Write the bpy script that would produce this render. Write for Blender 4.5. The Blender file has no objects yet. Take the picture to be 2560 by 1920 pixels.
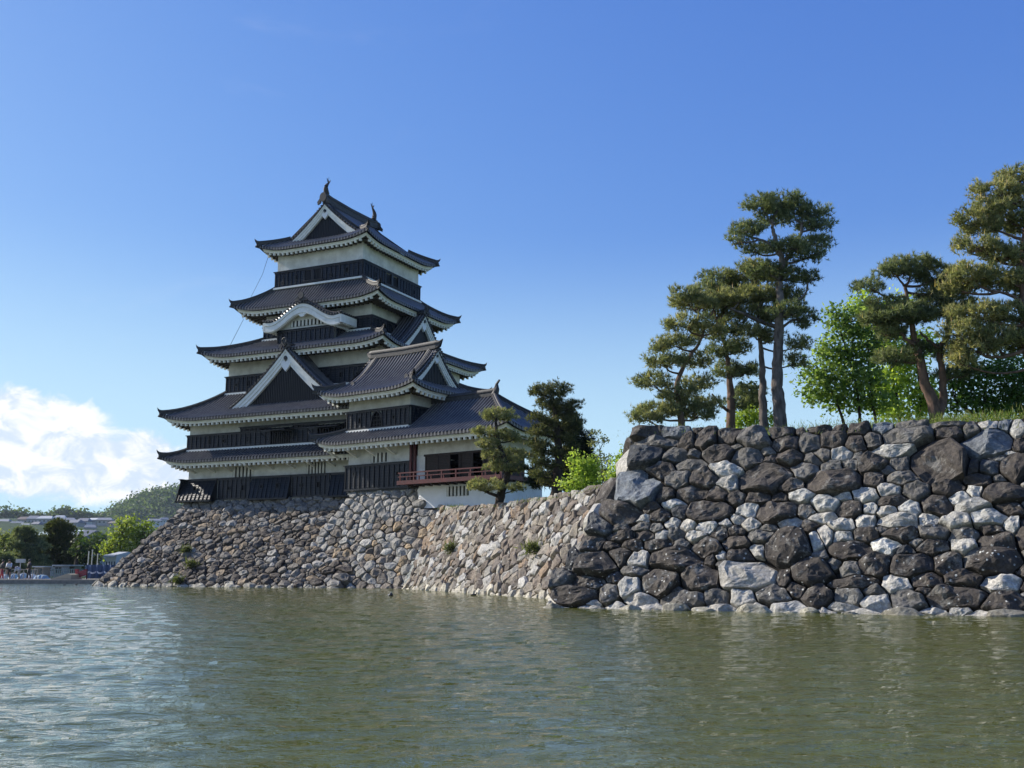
import bpy, math, random
import numpy as np
from math import sin, cos, pi, radians, sqrt, atan2
from mathutils import Vector, noise as mnoise

sc = bpy.context.scene
COL = sc.collection
HAZE = True
rnd = random.Random(11)
nrg = np.random.default_rng(5)

# ------------------------------------------------------------------ camera
F = 2600.0; VH = 1428.0; EYE = 1.2; WZ = 0.1
PITCH = math.atan((VH - 960) / F)
cd = bpy.data.cameras.new("camera"); cam = bpy.data.objects.new("camera", cd); COL.objects.link(cam)
cam.location = (0, 0, EYE); cam.rotation_euler = (pi / 2 + PITCH, 0, 0)
cd.sensor_width = 36; cd.lens = F / 2560 * 36; cd.clip_start = 0.1; cd.clip_end = 6000
sc.camera = cam

# ------------------------------------------------------------------ sun, sky, exposure
SUN_EL = radians(32.6); SUN_AZ = radians(158.1)       # azimuth from +X, counter-clockwise
sdir = Vector((cos(SUN_AZ) * cos(SUN_EL), sin(SUN_AZ) * cos(SUN_EL), sin(SUN_EL)))
ld = bpy.data.lights.new("sun", 'SUN'); ld.energy = 4.6; ld.angle = radians(0.5); ld.color = (1.0, 0.93, 0.83)
lo = bpy.data.objects.new("sun", ld); COL.objects.link(lo)
lo.rotation_euler = (-sdir).to_track_quat('-Z', 'Y').to_euler(); lo.location = (-60, 20, 60)
sc.view_settings.view_transform = 'Standard'; sc.view_settings.look = 'None'
sc.view_settings.exposure = 0.7; sc.view_settings.gamma = 1.0
sc.render.engine = 'CYCLES'
sc.cycles.use_denoising = True
sc.cycles.max_bounces = 8; sc.cycles.transparent_max_bounces = 8

W = bpy.data.worlds.new("World"); sc.world = W; W.use_nodes = True
def build_world():
    nt = W.node_tree; N = nt.nodes; L = nt.links; N.clear()
    out = N.new('ShaderNodeOutputWorld'); bg = N.new('ShaderNodeBackground')
    sky = N.new('ShaderNodeTexSky'); sky.sky_type = 'NISHITA'; sky.sun_disc = False
    sky.sun_elevation = SUN_EL; sky.sun_rotation = pi / 2 - SUN_AZ
    sky.air_density = 1.0; sky.dust_density = 0.6; sky.ozone_density = 2.2; sky.altitude = 600
    bg.inputs['Strength'].default_value = 0.12
    hs = N.new('ShaderNodeHueSaturation'); hs.inputs['Saturation'].default_value = 1.12; hs.inputs['Value'].default_value = 1.0
    # grade of the clear sky: deeper, more even blue than the plain model
    srgb = N.new('ShaderNodeSeparateColor'); crgb = N.new('ShaderNodeCombineColor'); L.new(sky.outputs[0], srgb.inputs[0])
    for i, (a, g) in enumerate(((.983, 1.12), (.955, .90), (1.04, .45))):
        m1 = N.new('ShaderNodeMath'); m1.operation = 'MULTIPLY'; m1.inputs[1].default_value = .12; L.new(srgb.outputs[i], m1.inputs[0])
        m2 = N.new('ShaderNodeMath'); m2.operation = 'POWER'; m2.inputs[1].default_value = g; L.new(m1.outputs[0], m2.inputs[0])
        m3 = N.new('ShaderNodeMath'); m3.operation = 'MULTIPLY'; m3.inputs[1].default_value = a / (.12 * 2 ** .7); L.new(m2.outputs[0], m3.inputs[0])
        L.new(m3.outputs[0], crgb.inputs[i])
    hz = N.new('ShaderNodeMixRGB'); hz.inputs[2].default_value = (2.95, 4.3, 5.1, 1); L.new(crgb.outputs[0], hz.inputs[1])
    L.new(hz.outputs[0], hs.inputs['Color']); hs.inputs['Saturation'].default_value = 1.0
    tc = N.new('ShaderNodeTexCoord'); sp = N.new('ShaderNodeSeparateXYZ'); L.new(tc.outputs['Generated'], sp.inputs[0])
    def M(op, a, b=None, clamp=False):
        n = N.new('ShaderNodeMath'); n.operation = op; n.use_clamp = clamp
        for i, v in enumerate((a, b)):
            if v is None: continue
            if isinstance(v, (int, float)): n.inputs[i].default_value = v
            else: L.new(v, n.inputs[i])
        return n.outputs[0]
    def noise(scale, det, rough, dist=0.0, vec=(1, 1, 1), off=(0, 0, 0)):
        mp = N.new('ShaderNodeMapping'); mp.inputs['Scale'].default_value = vec; mp.inputs['Location'].default_value = off
        mp.inputs['Rotation'].default_value = (0, radians(-28), 0)
        n = N.new('ShaderNodeTexNoise'); n.inputs['Scale'].default_value = scale; n.inputs['Detail'].default_value = det
        n.inputs['Roughness'].default_value = rough; n.inputs['Distortion'].default_value = dist
        L.new(tc.outputs['Generated'], mp.inputs[0]); L.new(mp.outputs[0], n.inputs['Vector']); return n.outputs[0]
    def ss(v, a, b):
        n = N.new('ShaderNodeMapRange'); n.interpolation_type = 'SMOOTHSTEP'
        n.inputs['From Min'].default_value = a; n.inputs['From Max'].default_value = b
        L.new(v, n.inputs['Value']); return n.outputs[0]
    L.new(ss(M('MULTIPLY', sp.outputs['Z'], -1.0), -.325, -.045), hz.inputs[0])
    n1 = noise(9, 12, 0.6, 0.25, (1, 1, 1.5), (3.1, 0.4, 0.25))
    n2 = noise(30, 10, 0.62, 0.6, (1, 1, 1.6), (1.1, 2.2, 0.3))
    x, z = sp.outputs['X'], sp.outputs['Z']
    # cumulus bank low on the left of the view: dense below a sloping top edge
    top = M('ADD', 0.156, M('MULTIPLY', M('ADD', x, 0.40), -0.28))
    body = ss(M('SUBTRACT', top, z), -0.055, 0.055)
    left = ss(M('MULTIPLY', x, -1.0), 0.17, 0.33)
    floor_ = ss(z, 0.035, 0.085)
    dens = M('MULTIPLY', M('MULTIPLY', body, left), M('ADD', M('MULTIPLY', floor_, 0.75), 0.25))
    nn = M('ADD', M('MULTIPLY', n1, 0.72), M('MULTIPLY', n2, 0.40))
    cl = ss(M('ADD', nn, M('MULTIPLY', dens, 0.62)), 0.90, 1.05)
    # faint wisps higher up
    n3 = noise(5, 10, 0.62, 0.9, (1, 1, 2.2), (7.7, 1.0, 0.0))
    wisp = M('MULTIPLY', M('MULTIPLY', ss(n3, 0.60, 0.80), ss(M('MULTIPLY', x, -1.0), -0.1, 0.35)), 0.07)
    fac = M('MAXIMUM', M('MULTIPLY', cl, 0.97), wisp)
    shade = N.new('ShaderNodeMixRGB'); shade.inputs[1].default_value = (3.7, 4.3, 5.1, 1); shade.inputs[2].default_value = (5.6, 5.6, 5.7, 1)
    L.new(ss(n2, 0.38, 0.58), shade.inputs[0])
    mx = N.new('ShaderNodeMixRGB'); L.new(fac, mx.inputs[0]); L.new(hs.outputs[0], mx.inputs[1]); L.new(shade.outputs[0], mx.inputs[2])
    L.new(mx.outputs[0], bg.inputs['Color']); L.new(bg.outputs[0], out.inputs['Surface'])
build_world()

# ------------------------------------------------------------------ helpers
def ray(u, v):
    a = (u - 1280) / F; b = (960 - v) / F
    return Vector((a, cos(PITCH) - sin(PITCH) * b, sin(PITCH) + cos(PITCH) * b))
def at(u, v, Y):
    r = ray(u, v); s = Y / r.y
    return Vector((r.x * s, Y, EYE + r.z * s))
def lerp(a, b, t): return a + (b - a) * t
def tagit(o, label=None, cat=None, group=None, kind=None):
    if label: o['label'] = label
    if cat: o['category'] = cat
    if group: o['group'] = group
    if kind: o['kind'] = kind
    return o
def thing(name, label, cat, loc=(0, 0, 0), rz=0.0, group=None):
    o = bpy.data.objects.new(name, None); COL.objects.link(o); o.location = loc; o.rotation_euler = (0, 0, rz)
    o.empty_display_size = 0.5
    return tagit(o, label, cat, group)
class MB:
    def __init__(s): s.v = []; s.f = []; s.c = []; s.cc = None
    def add(s, vs, fs):
        n = len(s.v); s.v.extend(vs); s.f.extend([tuple(i + n for i in f) for f in fs])
        if s.cc is not None: s.c.extend([s.cc] * len(vs))
    def box(s, x0, x1, y0, y1, z0, z1):
        s.add([(x0, y0, z0), (x1, y0, z0), (x1, y1, z0), (x0, y1, z0), (x0, y0, z1), (x1, y0, z1), (x1, y1, z1), (x0, y1, z1)],
              [(0, 3, 2, 1), (4, 5, 6, 7), (0, 1, 5, 4), (1, 2, 6, 5), (2, 3, 7, 6), (3, 0, 4, 7)])
    def hexa(s, p): s.add(p, [(0, 3, 2, 1), (4, 5, 6, 7), (0, 1, 5, 4), (1, 2, 6, 5), (2, 3, 7, 6), (3, 0, 4, 7)])
    def beam(s, a, b, w, h, up=Vector((0, 0, 1))):
        a = Vector(a); b = Vector(b); d = (b - a); 
        if d.length < 1e-6: return
        d.normalize(); r = d.cross(up)
        if r.length < 1e-4: r = d.cross(Vector((0, 1, 0)))
        r.normalize(); q = r.cross(d)
        r *= w / 2; q *= h / 2
        s.hexa([tuple(p) for p in (a - r - q, b - r - q, b + r - q, a + r - q, a - r + q, b - r + q, b + r + q, a + r + q)])
    def tube(s, pts, rad, n=6, cap=True):
        pts = [Vector(p) for p in pts]; base = len(s.v); rings = []
        for i, p in enumerate(pts):
            d = (pts[min(i + 1, len(pts) - 1)] - pts[max(i - 1, 0)])
            if d.length < 1e-6: d = Vector((0, 0, 1))
            d.normalize(); r = d.cross(Vector((0.13, 0.2, 1)));
            if r.length < .05: r = d.cross(Vector((1, 0, 0)))
            r.normalize(); q = d.cross(r); rr = rad[i] if hasattr(rad, '__len__') else rad
            rings.append([tuple(p + (r * cos(2 * pi * k / n) + q * sin(2 * pi * k / n)) * rr) for k in range(n)])
        vs = [v for g in rings for v in g]; fs = []
        for i in range(len(pts) - 1):
            for k in range(n):
                a = i * n + k; b = i * n + (k + 1) % n
                fs.append((a, b, b + n, a + n))
        if cap: fs.append(tuple(range(n))[::-1]); fs.append(tuple(range((len(pts) - 1) * n, len(pts) * n)))
        s.add(vs, fs)
    def grid(s, rows, tones=None):
        if tones: s.c.extend([t for t, r in zip(tones, rows) for _ in r])
        m = len(rows[0]); vs = [tuple(p) for r in rows for p in r]; fs = []
        for i in range(len(rows) - 1):
            for k in range(m - 1):
                a = i * m + k; fs.append((a, a + 1, a + m + 1, a + m))
        s.add(vs, fs)
    def sweep(s, pts, w, h, up=Vector((0, 0, 1)), taper=None):
        pts = [Vector(p) for p in pts]; rows = []
        prof = [(-.5, 0), (-.5, .55), (-.62, .6), (-.62, .72), (-.3, .8), (-.2, 1), (.2, 1), (.3, .8), (.62, .72), (.62, .6), (.5, .55), (.5, 0)]
        for i, p in enumerate(pts):
            d = pts[min(i + 1, len(pts) - 1)] - pts[max(i - 1, 0)]; d.normalize()
            r = d.cross(up); r.normalize(); k = taper[i] if taper else 1.0
            rows.append([p + r * (a * w * k) + up * (b * h * k) for a, b in prof])
        s.grid(rows); n = len(s.v); m = len(prof)
        s.f.append(tuple(range(n - m, n))); s.f.append(tuple(range(n - m * len(pts), n - m * len(pts) + m))[::-1])
    def prism(s, poly, fn, d0, d1):
        # poly: list of (a,b); fn(a,b,d)->xyz
        n = len(poly); vs = [tuple(fn(a, b, d0)) for a, b in poly] + [tuple(fn(a, b, d1)) for a, b in poly]
        fs = [tuple(range(n)), tuple(range(n, 2 * n))[::-1]] + [(i, (i + 1) % n, n + (i + 1) % n, n + i) for i in range(n)]
        s.add(vs, fs)
    def build(s, name, mat, parent=None, smooth=False):
        me = bpy.data.meshes.new(name); me.from_pydata(s.v, [], s.f); 
        if s.c:
            ca = me.color_attributes.new('tone', 'FLOAT_COLOR', 'POINT')
            ca.data.foreach_set('color', np.array([(c[0], c[1], c[2], 1) for c in s.c], dtype=np.float32).ravel())
        me.materials.append(mat)
        if smooth: me.polygons.foreach_set('use_smooth', [True] * len(me.polygons))
        me.update(); o = bpy.data.objects.new(name, me); COL.objects.link(o)
        if parent: o.parent = parent
        return o
def mesh_np(name, verts, k, mat, parent=None, tone=None, smooth=False):
    """verts (n*k,3): n separate k-gons"""
    verts = np.asarray(verts, dtype=np.float32).reshape(-1, 3); nv = len(verts); nf = nv // k
    me = bpy.data.meshes.new(name); me.vertices.add(nv); me.vertices.foreach_set('co', verts.ravel())
    me.loops.add(nv); me.loops.foreach_set('vertex_index', np.arange(nv, dtype=np.int32))
    me.polygons.add(nf); me.polygons.foreach_set('loop_start', np.arange(0, nv, k, dtype=np.int32))
    try: me.polygons.foreach_set('loop_total', np.full(nf, k, dtype=np.int32))
    except Exception: pass
    if tone is not None:
        ca = me.color_attributes.new('tone', 'FLOAT_COLOR', 'POINT')
        t = np.ones((nv, 4), dtype=np.float32); t[:, :3] = np.repeat(tone, k, axis=0); ca.data.foreach_set('color', t.ravel())
    me.materials.append(mat); me.update(calc_edges=True); me.validate()
    o = bpy.data.objects.new(name, me); COL.objects.link(o)
    if parent: o.parent = parent
    return o

# ------------------------------------------------------------------ materials
def nmat(name):
    m = bpy.data.materials.new(name); m.use_nodes = True; nt = m.node_tree
    return m, nt, nt.nodes['Principled BSDF'], nt.nodes['Material Output']
def mixc(nt, fac, a, b, mode='MIX'):
    n = nt.nodes.new('ShaderNodeMixRGB'); n.blend_type = mode
    for i, v in enumerate((fac, a, b)):
        if hasattr(v, 'node'): nt.links.new(v, n.inputs[i])
        else: n.inputs[i].default_value = v if i == 0 else (*v, 1)
    return n.outputs[0]
def tnoise(nt, scale, det=6, rough=.6, vec=(1, 1, 1), coord='Object', dist=0):
    tc = nt.nodes.new('ShaderNodeTexCoord'); mp = nt.nodes.new('ShaderNodeMapping'); mp.inputs['Scale'].default_value = vec
    n = nt.nodes.new('ShaderNodeTexNoise'); n.inputs['Scale'].default_value = scale; n.inputs['Detail'].default_value = det
    n.inputs['Roughness'].default_value = rough; n.inputs['Distortion'].default_value = dist
    nt.links.new(tc.outputs[coord], mp.inputs[0]); nt.links.new(mp.outputs[0], n.inputs['Vector']); return n.outputs[0]
def ramp(nt, v, a, b, lo=0.0, hi=1.0):
    n = nt.nodes.new('ShaderNodeMapRange'); n.inputs['From Min'].default_value = a; n.inputs['From Max'].default_value = b
    n.inputs['To Min'].default_value = lo; n.inputs['To Max'].default_value = hi; nt.links.new(v, n.inputs['Value']); return n.outputs[0]
def bump(nt, bsdf, h, strength, dist):
    b = nt.nodes.new('ShaderNodeBump'); b.inputs['Strength'].default_value = strength; b.inputs['Distance'].default_value = dist
    nt.links.new(h, b.inputs['Height']); nt.links.new(b.outputs[0], bsdf.inputs['Normal']); return b
def simple(name, c1, c2=None, rough=.7, scale=3, spec=.5, bmp=0.0, bscale=20, vec=(1, 1, 1), metal=0):
    m, nt, p, o = nmat(name); c2 = c2 or tuple(x * .7 for x in c1)
    n = tnoise(nt, scale, 8, .62, vec)
    nt.links.new(mixc(nt, ramp(nt, n, .35, .65), c1, c2), p.inputs['Base Color'])
    p.inputs['Roughness'].default_value = rough; p.inputs['Specular IOR Level'].default_value = spec; p.inputs['Metallic'].default_value = metal
    if bmp: bump(nt, p, tnoise(nt, bscale, 8, .65, vec), bmp, .05)
    return m
def attr(nt, name='tone'):
    a = nt.nodes.new('ShaderNodeAttribute'); a.attribute_name = name; return a.outputs['Color']
def tile_mat():
    m, nt, p, o = nmat('roof_tile'); base = attr(nt); n = tnoise(nt, 2.2, 8, .62)
    c = mixc(nt, ramp(nt, n, .35, .65), base, mixc(nt, 1.0, base, (.6, .6, .64), 'MULTIPLY'))
    nt.links.new(c, p.inputs['Base Color']); p.inputs['Roughness'].default_value = .42; p.inputs['Specular IOR Level'].default_value = .38
    return m
M_TILE = tile_mat()
M_SOFFIT = simple('eave_underside', (.085, .073, .058), (.05, .043, .034), .9, 2, .1)  # brown wood, darkened to carry the eave shade behind the white rafter ends
M_TILE2 = simple('ridge_tile', (.05, .049, .049), (.024, .024, .025), .6, 5, .4, .3, 12)
M_WHITE = simple('white_plaster', (.70, .69, .63), (.50, .485, .43), .85, 1.3, .2, .08, 8)
M_WHITE2 = simple('white_limewash', (.80, .80, .79), (.70, .70, .69), .85, 1.1, .2, .06, 8)
M_TRIM = simple('eave_plaster', (.80, .80, .76), (.66, .66, .61), .85, 2.3, .2)
M_BLACK = simple('black_lacquer_board', (.005, .009, .016), (.003, .006, .010), .40, 3, .32, .12, 30, (1, 1, 5))
M_VOID = simple('opening_shade', (.004, .004, .005), (.003, .003, .003), .9, 1, .05)  # near-black panels: unlit inside of windows, ports and pavilion room put into colour
M_RED = simple('vermilion_lacquer', (.105, .016, .016), (.065, .012, .012), .5, 3, .4)
M_BROWN = simple('dark_brown_wood', (.035, .022, .017), (.018, .012, .01), .6, 5, .3)
M_BRONZE = simple('dark_bronze', (.045, .04, .035), (.02, .018, .017), .6, 9, .4)
def stone_mat(name, lich=0.0, bscale=6.0, bstr=.6):
    m, nt, p, o = nmat(name); base = attr(nt)
    n = tnoise(nt, 1.7, 10, .68); n2 = tnoise(nt, 9, 8, .7)
    c = mixc(nt, ramp(nt, n, .3, .7, 0, 1), base, mixc(nt, 1.0, base, (.50, .49, .48), 'MULTIPLY'))
    c = mixc(nt, ramp(nt, n2, .42, .66, 0, .8), c, mixc(nt, 1.0, base, (1.75, 1.74, 1.7), 'MULTIPLY'))
    c = mixc(nt, ramp(nt, tnoise(nt, 38, 5, .7), .5, .72, 0, .6), c, mixc(nt, 1.0, base, (.3, .3, .3), 'MULTIPLY'))
    patch = ramp(nt, tnoise(nt, 1.5, 12, .78), .535, .60, 0, .5 if lich else .3)
    c = mixc(nt, patch, c, (.27, .265, .24))
    if lich:
        tc = nt.nodes.new('ShaderNodeTexCoord'); vo = nt.nodes.new('ShaderNodeTexVoronoi'); vo.inputs['Scale'].default_value = 5.5
        nt.links.new(tc.outputs['Object'], vo.inputs['Vector'])
        spot = ramp(nt, vo.outputs['Distance'], .21, .12)
        mask = ramp(nt, tnoise(nt, .9, 4, .6), .5, .56); zone = ramp(nt, tnoise(nt, 22, 4, .6), .42, .5)
        # lichen grows on the lower half of the wall
        geo = nt.nodes.new('ShaderNodeNewGeometry'); sp = nt.nodes.new('ShaderNodeSeparateXYZ'); nt.links.new(geo.outputs['Position'], sp.inputs[0])
        low = ramp(nt, sp.outputs['Z'], 3.6, 2.0)
        mm = nt.nodes.new('ShaderNodeMath'); mm.operation = 'MULTIPLY'; nt.links.new(spot, mm.inputs[0]); nt.links.new(low, mm.inputs[1]); mm.use_clamp = True
        m2 = nt.nodes.new('ShaderNodeMath'); m2.operation = 'MULTIPLY'; nt.links.new(mm.outputs[0], m2.inputs[0]); nt.links.new(zone, m2.inputs[1]); m2.use_clamp = True
        m3 = nt.nodes.new('ShaderNodeMath'); m3.operation = 'MULTIPLY'; nt.links.new(m2.outputs[0], m3.inputs[0]); m3.inputs[1].default_value = lich
        c = mixc(nt, m3.outputs[0], c, (.55, .56, .53))
    nt.links.new(c, p.inputs['Base Color']); p.inputs['Roughness'].default_value = .82; p.inputs['Specular IOR Level'].default_value = .3
    bump(nt, p, tnoise(nt, bscale, 12, .72), bstr, .06)
    return m
M_STONE_NEAR = stone_mat('near_field_stone', .95, 6.0, 1.0)
M_STONE = stone_mat('field_stone', .0, 4.0, .6)
M_EARTH = simple('packed_earth_joint', (.03, .026, .022), (.018, .016, .014), .95, 6, .1)
def leaf_mat(name, transl=.35):
    m, nt, p, o = nmat(name); base = attr(nt)
    p.inputs['Roughness'].default_value = .6; p.inputs['Specular IOR Level'].default_value = .25; nt.links.new(base, p.inputs['Base Color'])
    tr = nt.nodes.new('ShaderNodeBsdfTranslucent'); nt.links.new(mixc(nt, 1.0, base, (1.3, 1.35, .7), 'MULTIPLY'), tr.inputs['Color'])
    mx = nt.nodes.new('ShaderNodeMixShader'); mx.inputs[0].default_value = transl
    nt.links.new(p.outputs[0], mx.inputs[1]); nt.links.new(tr.outputs[0], mx.inputs[2]); nt.links.new(mx.outputs[0], o.inputs['Surface'])
    return m
M_NEEDLE = leaf_mat('pine_needles', .42)
M_LEAF = leaf_mat('broad_leaves', .5)
M_BARK = simple('pine_bark', (.20, .13, .095), (.075, .055, .045), .9, 6, .15, .9, 9, (1, 1, .35))
M_BARKG = simple('grey_bark', (.20, .175, .155), (.065, .055, .05), .9, 5, .15, 1.0, 8, (1, 1, .35))
M_BARKD = simple('dark_bark', (.06, .048, .04), (.025, .02, .018), .9, 6, .15, .8, 9, (1, 1, .4))
M_GRASS = simple('grass_turf', (.13, .17, .04), (.08, .10, .03), .9, 3, .1, .5, 20)

# ================================================================== castle builders
PAN = (.005, .005, .007); ROLL = (.17, .165, .165)  # pale rolls, near-black pans: sunlit streaks and shaded valleys put into the colour
class Roof:
    """roof over an outer rectangle (eave) rising to an inner rectangle or ridge; t=0 at the eave, 1 at the top"""
    def __init__(s, outer, inner, zf, U=.45, Lc=3.2, corners=('FL', 'FR', 'BL', 'BR'), G=None, gax=None, tG=None):
        s.X0, s.X1, s.Y0, s.Y1 = outer; s.x0, s.x1, s.y0, s.y1 = inner; s.zf = zf; s.U = U; s.Lc = Lc; s.cor = corners
        s.G = G; s.gax = gax; s.tG = tG            # irimoya: G=(lo,hi) extent of the full slopes along the ridge axis
    def rng(s, w): return (s.X0, s.X1) if w in 'FB' else (s.Y0, s.Y1)
    def inn(s, w): return (s.x0, s.x1) if w in 'FB' else (s.y0, s.y1)
    def tmax(s, w, c):
        lo, hi = s.rng(w); i0, i1 = s.inn(w)
        if s.gax and ((s.gax == 'x') == (w in 'FB')) and s.G[0] - 1e-6 <= c <= s.G[1] + 1e-6: return 1.0
        t = 1.0
        if c < i0: t = (c - lo) / max(1e-6, i0 - lo)
        elif c > i1: t = (hi - c) / max(1e-6, hi - i1)
        t = max(0.0, min(1.0, t))
        if s.gax and ((s.gax == 'x') != (w in 'FB')): t = min(t, s.tG)
        return t
    def lift(s, w, c, t):
        lo, hi = s.rng(w); i0, i1 = s.inn(w); a = lerp(lo, i0, t); b = lerp(hi, i1, t); u = 0
        kl, kr = {'F': ('FL', 'FR'), 'B': ('BL', 'BR'), 'L': ('FL', 'BL'), 'R': ('FR', 'BR')}[w]
        if kl in s.cor: u = max(u, 1 - max(0, c - a) / s.Lc)
        if kr in s.cor: u = max(u, 1 - max(0, b - c) / s.Lc)
        return s.U * (max(0, min(1, u)) ** 2.2) * max(0, 1 - t) ** 1.3
    def P(s, w, c, t, dz=0.0):
        z = s.zf(t) + s.lift(w, c, t) + dz
        if w == 'F': return (c, lerp(s.Y0, s.y0, t), z)
        if w == 'B': return (c, lerp(s.Y1, s.y1, t), z)
        if w == 'L': return (lerp(s.X0, s.x0, t), c, z)
        return (lerp(s.X1, s.x1, t), c, z)
    def run(s, w): return {'F': s.y0 - s.Y0, 'B': s.Y1 - s.y1, 'L': s.x0 - s.X0, 'R': s.X1 - s.x1}[w]
    def tiles(s, mb, sides='FBLR', pitch=.3, K=9):
        r = pitch * .36
        for w in sides:
            lo, hi = s.rng(w); n = max(2, round((hi - lo) / pitch)); p = (hi - lo) / n; cols = []
            for i in range(n):
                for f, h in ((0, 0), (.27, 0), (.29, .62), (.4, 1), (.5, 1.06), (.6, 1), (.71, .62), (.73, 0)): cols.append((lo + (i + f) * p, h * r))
            cols.append((hi, 0))
            if s.gax and ((s.gax == 'x') == (w in 'FB')):     # crisp break at the gable planes
                ex = []
                for g in s.G: ex += [(g - 1e-3, 0), (g, 0), (g + 1e-3, 0)]
                cols = sorted(cols + [e for e in ex if lo < e[0] < hi])
            rows = []; tones = []
            for c, h in cols:
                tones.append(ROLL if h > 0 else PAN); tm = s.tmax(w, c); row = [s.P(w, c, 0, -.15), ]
                for k in range(K + 1):
                    row.append(s.P(w, c, tm * k / K, h + .012 * (k % 2)))
                rows.append(row)
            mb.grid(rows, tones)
    def eave(s, mb, sides='FBLR', inset=.26, wall=None, pitch=.45, clip=None, under=None):
        """white fascia boards, soffit and rafters down to the wall"""
        for w in sides:
            lo, hi = s.rng(w); run = s.run(w); t0 = inset / run; c0, c1 = lo, hi
            has = {'F': ('FL', 'FR'), 'B': ('BL', 'BR'), 'L': ('FL', 'BL'), 'R': ('FR', 'BR')}[w]
            a0 = lo + (inset if has[0] in s.cor else 0); a1 = hi - (inset if has[1] in s.cor else 0)
            if clip and w in clip: a0 = max(a0, clip[w][0]); a1 = min(a1, clip[w][1])
            ws = wall[w]                                   # wall plane distance from the eave edge
            n = max(2, int((a1 - a0) / .35)); cs = [lerp(a0, a1, i / n) for i in range(n + 1)]
            zb = lambda c: s.P(w, c, 0)[2] - .15
            def Q(c, d, z):
                if w == 'F': return (c, s.Y0 + d, z)
                if w == 'B': return (c, s.Y1 - d, z)
                if w == 'L': return (s.X0 + d, c, z)
                return (s.X1 - d, c, z)
            e = lambda c, d: min(max(c, a0 + (d - inset if has[0] in s.cor else 0)), a1 - (d - inset if has[1] in s.cor else 0))
            # section: upper board, step, lower board, then the soffit
            sec = [(inset, .02), (inset, -.09), (inset + .05, -.09), (inset + .05, -.22), (inset + .16, -.22), (inset + .16, -.1)]
            mb.grid([[Q(e(c, d), d, zb(c) + dz) for d, dz in sec] for c in cs])
            (under or mb).grid([[Q(e(c, inset + .1), inset + .1, zb(c) - .13), Q(e(c, ws), ws, zb(c) - .14 + .16 * (ws - inset))] for c in cs])
            m = max(2, round((a1 - a0) / pitch))
            for i in range(m):
                c = a0 + (a1 - a0) * (i + .5) / m; d1 = ws
                if has[0] in s.cor: d1 = min(d1, inset + (c - a0))
                if has[1] in s.cor: d1 = min(d1, inset + (a1 - c))
                if d1 < inset + .25: continue
                z = zb(c); A = Vector(Q(c, inset + .06, z - .315)); Bp = Vector(Q(c, d1, z - .30 + .16 * (d1 - inset)))
                dd = (Bp - A).normalized(); mb.beam(A, A + dd * .2, .17, .18); (under or mb).beam(A + dd * .2, Bp, .14, .14)
    def hips(s, parent, which=None, w=.30, h=.34, t1=1.0, tip=True):
        for k in (which or s.cor):
            mb = MB()
            X, x = (s.X0, s.x0) if k[1] == 'L' else (s.X1, s.x1); Y, y = (s.Y0, s.y0) if k[0] == 'F' else (s.Y1, s.y1)
            pts = []; n = 10
            for i in range(n + 1):
                t = t1 * (1 - i / n)
                pts.append((lerp(X, x, t), lerp(Y, y, t), s.zf(t) + s.U * max(0, 1 - t) ** 1.3 + .01 + .07 * max(0, .25 - t) / .25))
            dx, dy = X - x, Y - y; L = sqrt(dx * dx + dy * dy) or 1; dx /= L; dy /= L; p = pts[-1]
            tp = [1.0] * len(pts)
            if tip:
                pts += [(p[0] + dx * .16, p[1] + dy * .16, p[2] + .10), (p[0] + dx * .30, p[1] + dy * .30, p[2] + .30), (p[0] + dx * .36, p[1] + dy * .36, p[2] + .50)]
                tp += [.8, .5, .15]
            mb.sweep(pts, w, h, taper=tp)
            # end tile disc under the tip
            q = Vector((p[0] + dx * .05, p[1] + dy * .05, p[2] - .05)); mb.tube([q - Vector((dx, dy, 0)) * .2, q + Vector((dx, dy, 0)) * .14], .15, 8)
            mb.beam(q + Vector((-dx * .3, -dy * .3, -.22)), q + Vector((dx * .22, dy * .22, -.10)), .14, .12)
            mb.build('hip_ridge', M_TILE2, parent)

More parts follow.
